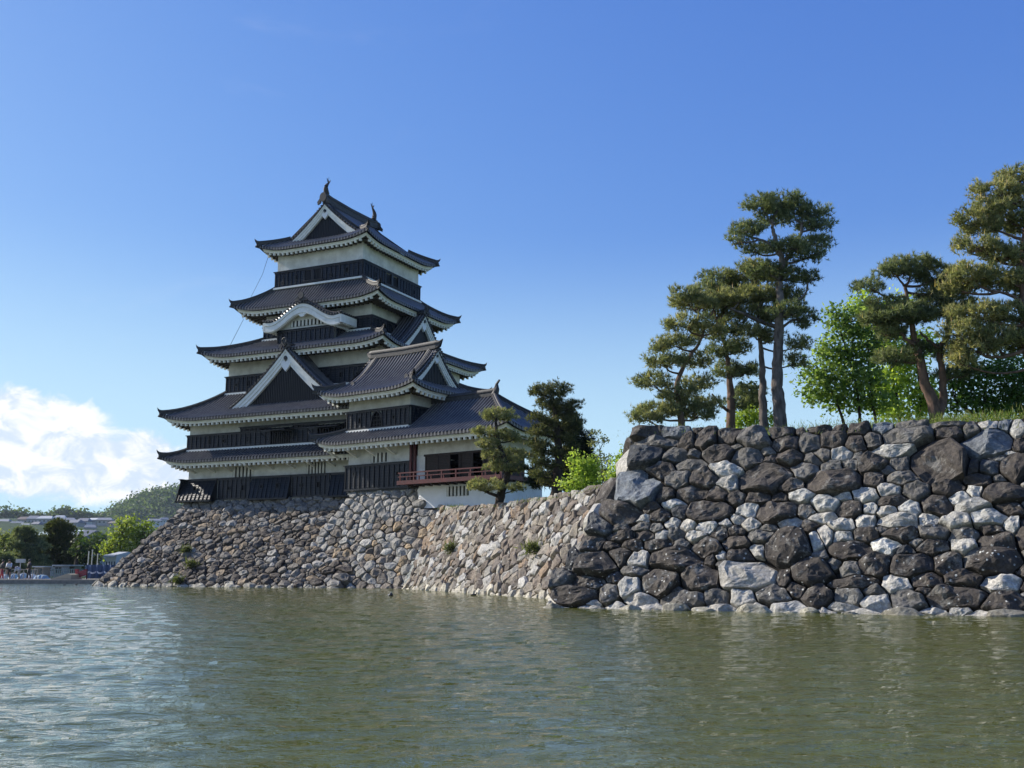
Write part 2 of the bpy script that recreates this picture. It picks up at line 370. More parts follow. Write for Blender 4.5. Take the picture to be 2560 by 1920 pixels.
def eave_parts(R, parent, *a, **k):
    e = MB(); u = MB(); R.eave(e, *a, under=u, **k); o = e.build('eave', M_TRIM, parent); u.build('soffit', M_SOFFIT, parent)
def clapboard(mb, a, b, z0, z1, out, flare=0.0, pitch=.44, rail=True, gaps=(), step=.19):
    """black boarded band on the wall from a to b (xy); out = unit outward (xy); proud of the wall; flare = extra outward at the bottom"""
    a = Vector((*a, 0)); b = Vector((*b, 0)); o = Vector((*out, 0)); L = (b - a).length; d = (b - a) / L
    off = lambda z: .12 + flare * (z1 - z) / (z1 - z0)
    n = max(2, round((z1 - z0) / step))
    segs = []; c = 0.0
    for g0, g1 in sorted(gaps): segs.append((c, g0)); c = g1
    segs.append((c, L))
    for g0, g1 in segs:
        if g1 - g0 < .02: continue
        rows = []
        for i in range(n):
            za = lerp(z1, z0, i / n); zb = lerp(z1, z0, (i + 1) / n)
            rows.append([a + d * g0 + o * (off(za) - .005) + Vector((0, 0, za)), a + d * g1 + o * (off(za) - .005) + Vector((0, 0, za))])
            rows.append([a + d * g0 + o * (off(zb) + .022) + Vector((0, 0, zb)), a + d * g1 + o * (off(zb) + .022) + Vector((0, 0, zb))])
        mb.grid(rows)
        m = max(1, round((g1 - g0) / pitch))
        for i in range(m + 1):
            c = g0 + (g1 - g0) * i / m; c = min(max(c, g0 + .03), g1 - .03)
            p0 = a + d * c + o * (off(z0) + .03) + Vector((0, 0, z0)); p1 = a + d * c + o * (off(z1) + .03) + Vector((0, 0, z1 - .12))
            mb.beam(p0, p1, .065, .08, up=o)
    # rails
    for z, hh, ex in ((z1 - .07, .13, .04), (z0 + .06, .12, .05)):
        p0 = a - d * .04 + o * (off(z) + ex) + Vector((0, 0, z)); p1 = b + d * .04 + o * (off(z) + ex) + Vector((0, 0, z)); mb.beam(p0, p1, .09, hh)
    p0 = a - d * .12 + o * .14 + Vector((0, 0, z1 + .01)); p1 = b + d * .12 + o * .14 + Vector((0, 0, z1 + .01)); mb.beam(p0, p1, .28, .045)
def ringwall(mb, x0, x1, y0, y1, z0, z1): mb.box(x0, x1, y0, y1, z0, z1)
def loophole(parent, c, out, z, tall=True):
    """small shooting port: shade-black panel with a narrow raised frame"""
    o = Vector((*out, 0)); d = Vector((-out[1], out[0], 0)); p = Vector((c[0], c[1], z)) + o * .155
    h = .20 if tall else .11; w = .10
    fr = MB()
    for sgn in (-1, 1): fr.beam(p + d * sgn * (w + .03) - Vector((0, 0, h + .04)), p + d * sgn * (w + .03) + Vector((0, 0, h + .04)), .05, .07, up=o)
    for sgn in (-1, 1): fr.beam(p - d * w + Vector((0, 0, sgn * (h + .02))), p + d * w + Vector((0, 0, sgn * (h + .02))), .07, .05)
    f = fr.build('loophole', M_BLACK, parent)
    v = MB(); v.beam(p - o * .025 - Vector((0, 0, h)), p - o * .025 + Vector((0, 0, h)), 2 * w, .03, up=o); v.build('hole', M_VOID, f)
def bar_window(parent, a, b, z0, z1, out, nb, name='barred_window'):
    a = Vector((*a, 0)); b = Vector((*b, 0)); o = Vector((*out, 0)); L = (b - a).length; d = (b - a) / L
    v = MB(); p0 = a + o * .012; v.beam(p0 + d * 0 + Vector((0, 0, (z0 + z1) / 2)), p0 + d * L + Vector((0, 0, (z0 + z1) / 2)), .02, z1 - z0)
    w = v.build(name, M_VOID, parent); q = MB()
    for i in range(nb):
        c = L * (i + .5) / nb + (0 if nb < 3 else 0); pp = a + d * c + o * .05
        q.beam(pp + Vector((0, 0, z0)), pp + Vector((0, 0, z1)), L / nb * .52, .10, up=o)
    q.build('bars', M_WHITE, w)
def extrude_fan(mb, pts_in, pts_out):
    pass

def gable(parent, G, Wd, zprof, o_front, o_back, zbase, th=.62, name='gable', tilew=True, pendant=1.0, slat=.17, ridge_h=.42, fill=None, ornament=True, zback=None, setback=.5, board_from=0.0):
    """G(w,o,z) -> local xyz. zprof(w) roof surface. Builds roof slopes, bargeboard, infill, pendant, ridge."""
    root = None
    K = 12
    if tilew:
        mb = MB(); n = max(2, round((o_front - o_back) / .3)); p = (o_front - o_back) / n
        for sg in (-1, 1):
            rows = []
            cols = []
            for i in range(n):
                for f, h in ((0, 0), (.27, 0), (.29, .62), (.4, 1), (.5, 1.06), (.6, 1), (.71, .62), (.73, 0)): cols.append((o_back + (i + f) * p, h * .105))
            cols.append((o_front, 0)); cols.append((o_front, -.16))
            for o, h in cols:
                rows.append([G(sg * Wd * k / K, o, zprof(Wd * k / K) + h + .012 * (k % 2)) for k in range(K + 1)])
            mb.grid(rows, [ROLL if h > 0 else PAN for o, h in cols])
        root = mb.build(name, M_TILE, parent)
    vm = MB()
    # verge row: round end tiles along the front edge, two rows
    for sg in (-1, 1):
        s = 0; L = 0; prev = None; acc = 0; M = 60
        for k in range(M + 1):
            w = Wd * k / M; z = zprof(w); q = Vector(G(sg * w, 0, z))
            if prev is not None: acc += (q - prev).length
            prev = q
            if acc >= .27 or k == 1:
                acc = 0
                a = Vector(G(sg * w, o_front - .35, z - .02)); b = Vector(G(sg * w, o_front + .07, z - .02)); vm.tube([a, b], .085, 7)
        # descending ridge just inside the verge
        pts = [G(sg * Wd * k / K, o_front - .62, zprof(Wd * k / K) + .02) for k in range(1, K + 1)]
        vm.sweep(pts, .24, .24)
    verge = vm.build('verge_tiles', M_TILE2, root or parent)
    # bargeboards
    bb = MB()
    for sg in (-1, 1):
        def band(u0, u1, oa, ob):
            rows = []
            for k in range(K + 1):
                w = lerp(board_from, 1, k / K) * Wd; z = zprof(w)
                w2 = Wd * min(1, (k + .5) / K); sl = (zprof(max(0, w - .05)) - zprof(w + .05)) / .1; vt = sqrt(1 + sl * sl)
                flare = (1 + .45 * (k / K) ** 2)
                zt = z - .17 - u0 * th * vt; zl = z - .17 - u1 * th * vt * (1 + .0 * flare)
                zl = zl - .25 * u1 * (k / K) ** 2; zt = max(zt, zbase - .3); zl = max(zl, zbase - .3)
                rows.append([G(sg * w, ob, zt), G(sg * w, oa, zt), G(sg * w, oa, zl), G(sg * w, ob, zl)])
            bb.grid(rows)
        band(0, .30, o_front - .04, o_front - .4); band(.28, .66, o_front - .10, o_front - .4); band(.64, 1.0, o_front - .17, o_front - .4)
    bb.build('bargeboard', M_TRIM, root or parent)
    # infill
    of = o_front - setback; dk = MB()
    def zin(w):
        sl = (zprof(max(0, abs(w) - .05)) - zprof(abs(w) + .05)) / .1
        return zprof(abs(w)) - .17 - .8 * th * sqrt(1 + sl * sl)
    M = 24; rows = []
    for k in range(M + 1):
        w = lerp(-Wd, Wd, k / M); rows.append([G(w, of, zbase - .25), G(w, of, max(zbase - .25, zprof(abs(w)) - .3))])
    dk.grid(rows)
    if slat:
        m = int(Wd * 2 / slat)
        for i in range(m + 1):
            w = -Wd + 2 * Wd * i / m; zt = zin(w)
            if zt < zbase + .05: continue
            dk.beam(G(w, of + .04, zbase - .2), G(w, of + .04, zt + .1), slat * .5, .06, up=Vector(G(0, 1, 0)) - Vector(G(0, 0, 0)))
    dk.build('gable_boards', fill or M_BLACK, root or parent)
    if pendant:
        pm = MB(); s = pendant; zc = zprof(0) - .17 - th * 1.55 * 1.3
        heart = []
        for k in range(24):
            a = 2 * pi * k / 24; x = .33 * (sin(a)) ** 3 * 1.25; y = (.30 * cos(a) - .12 * cos(2 * a) - .045 * cos(3 * a)) * 1.25
            heart.append((x * s, zc + y * s))
        pm.prism(heart, lambda a, b, d: G(a, d, b), o_front - .12, o_front - .3)
        for sg in (-1, 1):
            fin = [(sg * .05 * s, zc + .34 * s), (sg * .45 * s, zc + .22 * s), (sg * .62 * s, zc + .02 * s), (sg * .78 * s, zc - .1 * s), (sg * .70 * s, zc + .18 * s), (sg * .52 * s, zc + .42 * s), (sg * .1 * s, zc + .62 * s)]
            pm.prism(fin, lambda a, b, d: G(a, d, b), o_front - .15, o_front - .28)
        g = pm.build('gable_pendant', M_WHITE2, root or parent); hx = MB()
        hx.prism([(.15 * s * cos(k * pi / 3), zc + .47 * s + .15 * s * sin(k * pi / 3)) for k in range(6)], lambda a, b, d: G(a, d, b), o_front - .04, o_front - .2); hx.build('boss', M_BLACK, g)
    # ridge
    rm = MB(); rm.sweep([G(0, o_front + .02, zprof(0) + .02), G(0, lerp(o_front, o_back, .5), zprof(0)), G(0, o_back, zprof(0) + .0)], .34, ridge_h)
    if ornament:
        z = zprof(0) + ridge_h * .6; rm.prism([(.30 * cos(k * pi / 6), z + .14 + .36 * sin(k * pi / 6)) for k in range(12)], lambda a, b, d: G(a, d, b), o_front + .16, o_front + .02)
        rm.tube([G(.2 * cos(k * pi / 6), o_front + .17, z + .2 + .24 * sin(k * pi / 6)) for k in range(13)], .05, 5)
        for sg in (-1, 1): rm.prism([(sg * .22, z - .35), (sg * .5, z - .30), (sg * .52, z - .1), (sg * .3, z + .05)], lambda a, b, d: G(a, d, b), o_front + .14, o_front + .0)
    rm.build('gable_ridge', M_TILE2, root or parent)
    return root

def shachi(parent, p, face, s=1.0):
    """ridge-end fish: body curving up to a forked tail, with fins and a rod"""
    f = Vector((*face, 0)); p = Vector(p); up = Vector((0, 0, 1)); sd = Vector((-face[1], face[0], 0))
    mb = MB(); pts = []; rad = []
    for k in range(9):
        t = k / 8; pts.append(p + f * (-.05 + .34 * sin(t * 2.4) - .42 * t * t) * s + up * (1.15 * t) * s); rad.append((.24 - .17 * t + .05 * sin(t * 3)) * s)
    mb.tube(pts, rad, 8)
    T = pts[-1]
    for sg in (-1, 1): mb.prism([(0, 0), (sg * .10, .22), (sg * .27, .38), (sg * .18, .14), (sg * .05, -.05)], lambda a, b, d: tuple(T + f * (a * s) + up * (b * s) + sd * d), -.03, .03)
    for k in (2, 4, 6): mb.prism([(0, -.08), (-.28, .03), (0, .14)], lambda a, b, d, q=pts[k]: tuple(q + f * (a * s) + up * (b * s) + sd * d), -.02, .02)
    h = pts[0] + f * .18 * s; mb.prism([(-.25, -.18), (.22, -.16), (.30, .02), (.12, .10), (.2, .2), (-.15, .22)], lambda a, b, d: tuple(h + f * (a * s) + up * (b * s) + sd * d), -.14 * s, .14 * s)
    mb.tube([T, T + up * .55 * s], .018, 4)
    return mb.build('roof_fish', M_BRONZE, parent)

# ================================================================== the keep
TH1 = radians(25.4); KC = (-14.206, 87.893, 0)
keep = thing('castle_keep', 'tall black and white castle keep with five tiled roofs, left of the two lower turrets', 'castle keep', KC, -TH1)
def storey(root, x0, x1, y0, y1, zd0, zd1, zw1, bands=True, sides='FRLB', gaps=None, pitch=.44, name='storey', inset=0):
    w = MB(); w.box(x0, x1, y0, y1, zd0 + (0 if inset == 0 else 0), zw1); wl = w.build('plaster_wall', M_WHITE, root)
    b = MB(); gaps = gaps or {}
    if 'F' in sides: clapboard(b, (x0 - .1, y0), (x1 + .1, y0), zd0, zd1, (0, -1), gaps=gaps.get('F', ()), pitch=pitch)
    if 'R' in sides: clapboard(b, (x1, y0 - .1), (x1, y1 + .1), zd0, zd1, (1, 0), gaps=gaps.get('R', ()), pitch=pitch)
    if 'L' in sides: clapboard(b, (x0, y1 + .1), (x0, y0 - .1), zd0, zd1, (-1, 0), pitch=pitch)
    if 'B' in sides: clapboard(b, (x1 + .1, y1), (x0 - .1, y1), zd0, zd1, (0, 1), pitch=pitch)
    b.build('boarded_wall', M_BLACK, root); return wl
def make_roof(root, R, wallw, sides='FBLR', t1=1.0, pitch=.3, clip=None, eave_sides=None, hipw=None, course=None):
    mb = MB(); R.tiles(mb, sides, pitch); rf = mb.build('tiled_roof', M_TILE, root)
    eave_parts(R, rf, eave_sides or sides, wall=wallw, clip=clip)
    R.hips(rf, t1=t1)
    if course:
        c = MB(); x0, x1, y0, y1, z = course
        for A, B in (((x0, y0), (x1, y0)), ((x1, y0), (x1, y1)), ((x1, y1), (x0, y1)), ((x0, y1), (x0, y0))): c.beam((*A, z), (*B, z), .34, .16)
        c.build('flashing_course', M_TRIM, rf)
    return rf
def window_void(root, x0, x1, y, z0, z1, name='window', nb=0):
    v = MB(); v.box(x0, x1, y - .03, y - .01, z0, z1); w = v.build(name, M_VOID, root); f = MB()
    for x in (x0, x1): f.box(x - .06, x + .06, y - .17, y + .28, z0 - .05, z1 + .05)
    f.box(x0, x1, y - .17, y + .28, z1, z1 + .07); f.box(x0, x1, y - .17, y + .28, z0 - .07, z0)
    f.build('window_frame', M_BLACK, w)
    return w
# --- first storey with the flared stone-drop skirts
fw = MB(); fw.box(-9.3, 9.3, -8.4, 8.4, 6.4, 9.75); fw.build('plaster_wall', M_WHITE, keep)
sk = MB()
clapboard(sk, (-9.3, 8.4), (-9.3, -8.4), 6.75, 8.45, (-1, 0))
clapboard(sk, (9.3, -8.4), (9.3, 8.4), 6.75, 8.45, (1, 0)); clapboard(sk, (9.3, 8.4), (-9.3, 8.4), 6.75, 8.45, (0, 1))
clapboard(sk, (-6.05, -8.4), (-2.9, -8.4), 6.75, 8.45, (0, -1)); clapboard(sk, (1.15, -8.4), (4.6, -8.4), 6.75, 8.45, (0, -1))
sk.build('boarded_wall', M_BLACK, keep)
def flare_skirt(xa, xb, fl=.75, left=True):
    m = MB(); clapboard(m, (xa, -8.4), (xb, -8.4), 6.62, 8.45, (0, -1), flare=fl)
    for x in (xa, xb): m.add([(x, -8.42, 6.62), (x, -8.42, 8.45), (x, -8.53, 8.45), (x, -8.55 - fl, 6.62)], [(0, 1, 2, 3)])
    m.add([(xa, -8.4, 6.63), (xb, -8.4, 6.63), (xb, -8.5 - fl, 6.63), (xa, -8.5 - fl, 6.63)], [(0, 1, 2, 3)])
    if left:
        clapboard(m, (-9.3, -5.6), (-9.3, -9.1), 6.62, 8.45, (-1, 0), flare=.45)
        m.add([(-9.9, -9.2, 6.63), (-9.3, -8.4, 6.63), (-9.4, -8.5, 8.45), (-9.42, -8.5, 8.45)], [(0, 1, 2, 3)])
    m.build('stone_drop_skirt', M_BLACK, keep)
flare_skirt(-9.55, -6.25, .75, True); flare_skirt(-2.75, 1.0, .42, False); flare_skirt(4.75, 6.8, .42, False)
for x, tall in ((-8.15, True), (-5.0, False), (-3.6, True), (-1.6, False), (-.1, True), (2.0, False), (3.6, True)): loophole(keep, (x, -8.4 - (.35 if x < -6.3 else .2 if -2.7 < x < 1 else 0)), (0, -1), 7.65, tall)
bar_window(keep, (-4.75, -8.4), (-2.95, -8.4), 8.50, 9.3, (0, -1), 5); bar_window(keep, (2.35, -8.4), (4.1, -8.4), 8.50, 9.35, (0, -1), 6)
r1 = Roof((-10.7, 10.7, -10.15, 10.15), (-9.45, 9.45, -8.42, 8.42), lambda t: 9.78 + 1.05 * (.75 * t + .25 * t * t), .42, 3.0)
rr = make_roof(keep, r1, {'F': 1.8, 'B': 1.8, 'L': 1.45, 'R': 1.45}, course=(-9.55, 9.55, -8.5, 8.5, 10.80))
for x in (-8.6, -6.6, -4.9, -2.7, -.8, 1.2, 3.1, 5.0): br = MB(); br.beam((x, -8.4, 9.0), (x, -9.75, 9.42), .12, .14); br.build('eave_bracket', M_TRIM, rr)
# --- second storey
storey(keep, -9.4, 9.4, -8.4, 8.4, 10.82, 12.05, 13.1, gaps={'F': [(5.45, 15.6)]})
mid = MB(); clapboard(mid, (-4.05, -8.42), (6.2, -8.42), 10.82, 12.42, (0, -1), gaps=[(2.95, 5.1), (7.4, 9.9)], pitch=.46); mid.build('boarded_wall', M_BLACK, keep)
for xa, xb in ((-1.1, 1.05), (3.35, 5.85)):
    w = window_void(keep, xa, xb, -8.42, 10.95, 12.1)
    s_ = MB(); s_.hexa([(xa - .35, -8.6, 12.12), (xb + .1, -8.6, 12.12), (xb + .1, -9.75, 11.83), (xa - .35, -9.75, 11.83), (xa - .35, -8.6, 12.18), (xb + .1, -8.6, 12.18), (xb + .1, -9.75, 11.89), (xa - .35, -9.75, 11.89)])
    for i in range(7): x = lerp(xa - .3, xb + .05, i / 6); s_.beam((x, -8.62, 12.2), (x, -9.74, 11.91), .06, .05)
    for x in (xa - .2, xb): s_.beam((x, -8.6, 11.25), (x, -9.6, 11.85), .035, .035)
    s_.build('top_hung_shutter', M_BLACK, w)
    b_ = MB()
    for i in range(1, 10): x = lerp(xa, xb, i / 10); b_.box(x - .035, x + .035, -8.53, -8.48, 10.95, 12.1)
    b_.build('lattice', M_BLACK, w)
for x, tall in ((-7.2, True), (-5.75, False), (-3.3, True)): loophole(keep, (x, -8.4), (0, -1), 11.45, tall)
r2 = Roof((-10.9, 10.9, -10.15, 10.15), (-7.85, 7.85, -6.0, 6.0), lambda t: 13.15 + 2.65 * (.62 * t + .38 * t * t), .48, 3.6)
make_roof(keep, r2, {'F': 1.8, 'B': 1.8, 'L': 1.55, 'R': 1.55}, course=(-7.95, 7.95, -6.1, 6.1, 15.72))
# --- third visible storey
storey(keep, -7.8, 7.8, -5.95, 5.95, 15.75, 17.2, 18.7)
for x, tall in ((-6.8, False), (-5.6, True), (2.4, False), (3.6, True), (5.2, False)): loophole(keep, (x, -5.95), (0, -1), 16.5, tall)
# big gable on the front of the second roof
def cz(z0, za, Wd, a=.70): return lambda w: z0 + (za - z0) * (a * (1 - min(1, abs(w) / Wd)) + (1 - a) * (1 - min(1, abs(w) / Wd)) ** 2)
g2 = gable(keep, lambda w, o, z: (w, -o, z), 5.55, cz(13.95, 18.62, 5.55), 8.55, 5.9, 14.15, th=.62, pendant=1.15, setback=.45)
r3 = Roof((-8.95, 8.95, -8.25, 8.25), (-5.4, 5.4, -4.5, 4.5), lambda t: 18.55 + 1.85 * (.72 * t + .28 * t * t), .50, 3.2)
make_roof(keep, r3, {'F': 2.35, 'B': 2.35, 'L': 1.2, 'R': 1.2}, course=(-5.45, 5.45, -4.6, 4.6, 20.38))
# gable on the east slope of the third roof
gable(keep, lambda w, o, z: (o, w, z), 4.5, cz(18.5, 22.35, 4.5), 7.75, 5.2, 18.75, th=.44, pendant=.95, setback=.45)
# --- fourth visible storey and the undulating-gable bay
storey(keep, -5.3, 5.3, -4.45, 4.45, 20.4, 21.5, 22.8)
loophole(keep, (-4.4, -4.45), (0, -1), 20.95, True)
bay = MB(); bay.box(-2.62, 2.92, -6.05, -4.3, 19.3, 21.3); bayo = bay.build('gabled_bay', M_WHITE, keep)
bb_ = MB(); clapboard(bb_, (-2.66, -6.05), (2.96, -6.05), 19.38, 20.6, (0, -1), pitch=.46)
clapboard(bb_, (2.92, -6.1), (2.92, -4.5), 19.38, 20.6, (1, 0)); clapboard(bb_, (-2.62, -4.5), (-2.62, -6.1), 19.38, 20.6, (-1, 0)); bb_.build('boarded_wall', M_BLACK, bayo)
KX = .12
def kz(w, W_=3.75, H_=1.32, z0=21.0):
    x = min(1, abs(w) / W_); return z0 + H_ * .5 * (1 + cos(pi * min(1, x / .86))) + .10 * max(0, (x - .8) / .2) ** 2
def karahafu():
    G = lambda w, o, z: (w + KX, -o, z); K = 36; Wd = 3.75; of, ob = 6.85, 4.1
    mb = MB(); rows = []; n = 9
    for i in range(n):
        for f, h in ((0, 0), (.22, 0), (.27, .75), (.5, 1), (.73, .75), (.78, 0)):
            o = lerp(ob, of, (i + f) / n); rows.append([G(lerp(-Wd, Wd, k / K), o, kz(lerp(-Wd, Wd, k / K)) + .36 + h * .085) for k in range(K + 1)])
    rows.append([G(lerp(-Wd, Wd, k / K), of, kz(lerp(-Wd, Wd, k / K)) + .2) for k in range(K + 1)]); mb.grid(rows, [(.1, .1, .1)] * len(rows))
    k0 = mb.build('undulating_gable', M_TILE, bayo)
    vt = MB()
    for i in range(29):
        w = lerp(-Wd, Wd, i / 28); vt.tube([G(w, of - .4, kz(w) + .33), G(w, of + .08, kz(w) + .33)], .09, 7)
    vt.sweep([G(lerp(-Wd * .97, Wd * .97, k / K), of - .42, kz(lerp(-Wd * .97, Wd * .97, k / K)) + .38) for k in range(K + 1)], .2, .2)
    vt.sweep([G(0, of + .0, kz(0) + .4), G(0, ob, kz(0) + .4)], .3, .36)
    z = kz(0) + .75; vt.prism([(.27 * cos(k * pi / 6), z + .12 + .3 * sin(k * pi / 6)) for k in range(12)], lambda a, b, d: G(a, d, b), of + .15, of)
    for sg in (-1, 1): vt.prism([(sg * .15, z - .3), (sg * .6, z - .38), (sg * .62, z - .22), (sg * .3, z + .0)], lambda a, b, d: G(a, d, b), of + .13, of)
    vt.build('verge_tiles', M_TILE2, k0)
    w_ = MB()
    def band(u0, u1, oa, ob_):
        rows = []
        for k in range(K + 1):
            w = lerp(-Wd, Wd, k / K); z = kz(w) + .2
            rows.append([G(w, ob_, z - u0), G(w, oa, z - u0), G(w, oa, z - u1), G(w, ob_, z - u1)])
        w_.grid(rows)
    band(0, .26, of - .03, of - .35); band(.25, .34, of - .12, of - .35); band(.33, .74, of - .06, of - .3); band(.72, .80, of - .14, of - .3)
    rows = [[G(w, of - .35, kz(w) - .4), G(w, ob, kz(w) - .4)] for w in [lerp(-Wd, Wd, k / K) for k in range(K + 1)]]; w_.grid(rows)
    for sg in (-1, 1):
        w_.box(sg * Wd + KX - .12, sg * Wd + KX + .12, -of + .06, -ob, 20.62, 21.28)
        for i in range(6): y = lerp(-6.3, -4.4, i / 5); w_.beam((sg * 2.9 + KX, y, 20.75), (sg * (Wd + .05) + KX, y, 20.62), .12, .14)
        w_.beam((sg * 2.95 + KX, -6.35, 20.5), (sg * 3.1 + KX, -4.4, 20.5), .16, .18)
    w_.prism([(0 + .28 * cos(k * pi / 8) * (1.9 if k in (0, 8) else 1.0), kz(0) - .62 - .26 * abs(sin(k * pi / 8))) for k in range(9)], lambda a, b, d: G(a, d, b), of - .1, of - .28)
    w_.build('arched_bargeboard', M_TRIM, k0)
    inf = MB(); rows = [[(w + KX, -6.12, 20.62), (w + KX, -6.12, kz(w) - .35)] for w in [lerp(-2.9, 2.9, k / 20) for k in range(21)]]; inf.grid(rows); inf.build('gable_plaster', M_WHITE, k0)
    bar_window(k0, (-1.55 + KX, -6.12), (1.55 + KX + .15, -6.12), 20.83, 21.33, (0, -1), 9)
karahafu()
r4 = Roof((-7.25, 7.25, -6.5, 6.5), (-4.4, 4.4, -4.5, 4.5), lambda t: 22.7 + 2.05 * (.72 * t + .28 * t * t), .52, 3.0)
make_roof(keep, r4, {'F': 2.1, 'B': 2.1, 'L': 2.0, 'R': 2.0}, course=(-4.5, 4.5, -4.6, 4.6, 24.78))
# --- top storey
storey(keep, -4.32, 4.32, -4.45, 4.45, 24.75, 26.25, 28.2, gaps={'F': [(3.0, 3.85), (3.95, 4.8)], 'R': [(3.3, 4.3), (4.4, 5.4)]})
for xa, xb in ((-1.38, -.6), (-.42, .38)):
    w = window_void(keep, xa, xb, -4.45, 25.15, 26.05); b_ = MB()
    for i in range(1, 6): x = lerp(xa, xb, i / 6); b_.box(x - .03, x + .03, -4.56, -4.51, 25.15, 26.05)
    b_.build('lattice', M_BLACK, w)
lm = MB(); clapboard(lm, (-1.45, -4.45), (.5, -4.45), 24.75, 25.12, (0, -1), rail=False, step=.12); lm.build('boarded_wall', M_BLACK, keep)
for y0_ in (-1.2, -.1):
    v = MB(); v.box(4.3, 4.36, y0_, y0_ + .95, 25.1, 26.05); w = v.build('window', M_VOID, keep); f = MB()
    for y in (y0_, y0_ + .95): f.box(4.3, 4.52, y - .06, y + .06, 24.8, 26.1)
    for i in range(1, 6): f.box(4.36, 4.42, y0_ + i * .16 - .02, y0_ + i * .16 + .02, 25.1, 26.05)
    f.build('window_frame', M_BLACK, w)
lm = MB(); clapboard(lm, (4.32, -1.3), (4.32, 1.0), 24.75, 25.1, (1, 0), step=.12); lm.build('boarded_wall', M_BLACK, keep)
for x, z, tall in ((-3.6, 25.25, False), (-2.25, 25.6, True), (1.3, 25.35, False), (2.9, 25.6, True)): loophole(keep, (x, -4.45), (0, -1), z, tall)
for y, z, tall in ((-3.7, 25.3, False), (-2.6, 25.5, True), (2.2, 25.3, False), (3.5, 25.5, True)): loophole(keep, (4.32, y), (1, 0), z, tall)
f5 = lambda d: .426 * d + .0565 * d * d
r5 = Roof((-5.5, 5.5, -5.65, 5.65), (0, 0, -.15, .15), lambda t: 27.98 + f5(5.5 * t), .50, 3.0, G=(-3.95, 3.95), gax='y', tG=(1.8 / 5.5))
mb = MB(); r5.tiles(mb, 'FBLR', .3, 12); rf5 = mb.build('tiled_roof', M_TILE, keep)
eave_parts(r5, rf5, 'FBLR', wall={'F': 1.25, 'B': 1.25, 'L': 1.2, 'R': 1.2})
r5.hips(rf5, t1=.34)
for sg in (-1, 1):
    gable(rf5, (lambda w, o, z, sg=sg: (w, sg * o, z)), 3.95, lambda w: 27.98 + f5(5.5 - abs(w)) + .02, 4.05, 3.2, 28.85, th=.45, pendant=.8, setback=.45, ridge_h=.0001, ornament=False, name='gable')
rg = MB(); rg.sweep([(0, -4.1, 32.15), (0, -3, 32.02), (0, 0, 31.95), (0, 3, 32.02), (0, 4.1, 32.15)], .42, .82)
for sg in (-1, 1):
    rg.prism([(.34 * cos(k * pi / 6), 32.45 + .42 * sin(k * pi / 6)) for k in range(12)], lambda a, b, d: (a, d, b), sg * 4.1, sg * 4.3)
    for s2 in (-1, 1): rg.prism([(s2 * .25, 32.0), (s2 * .55, 31.85), (s2 * .6, 32.1), (s2 * .35, 32.4)], lambda a, b, d: (a, d, b), sg * 4.1, sg * 4.25)
rg.build('main_ridge', M_TILE2, rf5)
shachi(keep, (0, -3.75, 32.85), (0, -1), .95); shachi(keep, (0, 3.55, 32.85), (0, 1), .95)
cb = MB(); cb.tube([(-4.9, -5.1, 27.5), (-5.2, -5.35, 26.0), (-6.6, -6.1, 22.4), (-6.3, -6.2, 22.0), (-7.1, -7.2, 19.0)], .018, 4); cb.build('lightning_cable', M_BRONZE, keep)

# ================================================================== two-storey turret and moon-viewing pavilion
TH2 = radians(35.6); TO = (-11.884, 75.0, 0)
tur = thing('corner_turret', 'two-storey black and white turret with gabled tile roof, attached to right front of the keep', 'turret', TO, -TH2)
w = MB(); w.box(0.05, 5.98, 0.05, 6.5, 6.6, 9.95); w.build('plaster_wall', M_WHITE, tur)
b = MB(); clapboard(b, (-.05, 0), (6.02, 0), 6.85, 8.65, (0, -1), pitch=.48); clapboard(b, (0, 6.5), (0, -.05), 6.85, 8.65, (-1, 0)); b.box(0, 6, -.05, 6.3, 6.72, 6.84)
b.build('boarded_wall', M_BLACK, tur)
bar_window(tur, (2.25, .05), (3.75, .05), 8.78, 9.42, (0, -1), 4)
for x, z, tall in ((.85, 8.05, False), (5.0, 7.85, False)): loophole(tur, (x, 0), (0, -1), z, tall)
fz = lambda d: .538 * d + .041 * d * d
rt1 = Roof((-1.95, 6.02, -1.65, 7.5), (0, 6.02, 0, 6.0), lambda t: 10.15 + fz(1.65 * t), .42, 2.6, corners=('FL',))
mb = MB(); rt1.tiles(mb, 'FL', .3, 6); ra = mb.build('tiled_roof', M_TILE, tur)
eave_parts(rt1, ra, 'FL', wall={'F': 1.7, 'L': 2.0})
rt1.hips(ra)
c = MB(); c.beam((-.1, -.1, 11.1), (5.95, -.1, 11.1), .3, .18); c.build('flashing_course', M_TRIM, ra)
for x in (-.9, .9, 2.7, 4.6): br = MB(); br.beam((x, .05, 9.25), (x, -1.15, 9.72), .12, .14); br.build('eave_bracket', M_TRIM, ra)
w = MB(); w.box(0, 5.9, 0, 5.0, 11.0, 13.5); w.build('plaster_wall', M_WHITE, tur)
b = MB(); clapboard(b, (-.05, 0), (5.95, 0), 11.18, 12.55, (0, -1), pitch=.47, gaps=[(2.35, 3.4)]); clapboard(b, (5.9, -.05), (5.9, 5), 11.18, 12.55, (1, 0)); clapboard(b, (0, 5), (0, -.05), 11.18, 12.55, (-1, 0))
b.build('boarded_wall', M_BLACK, tur)
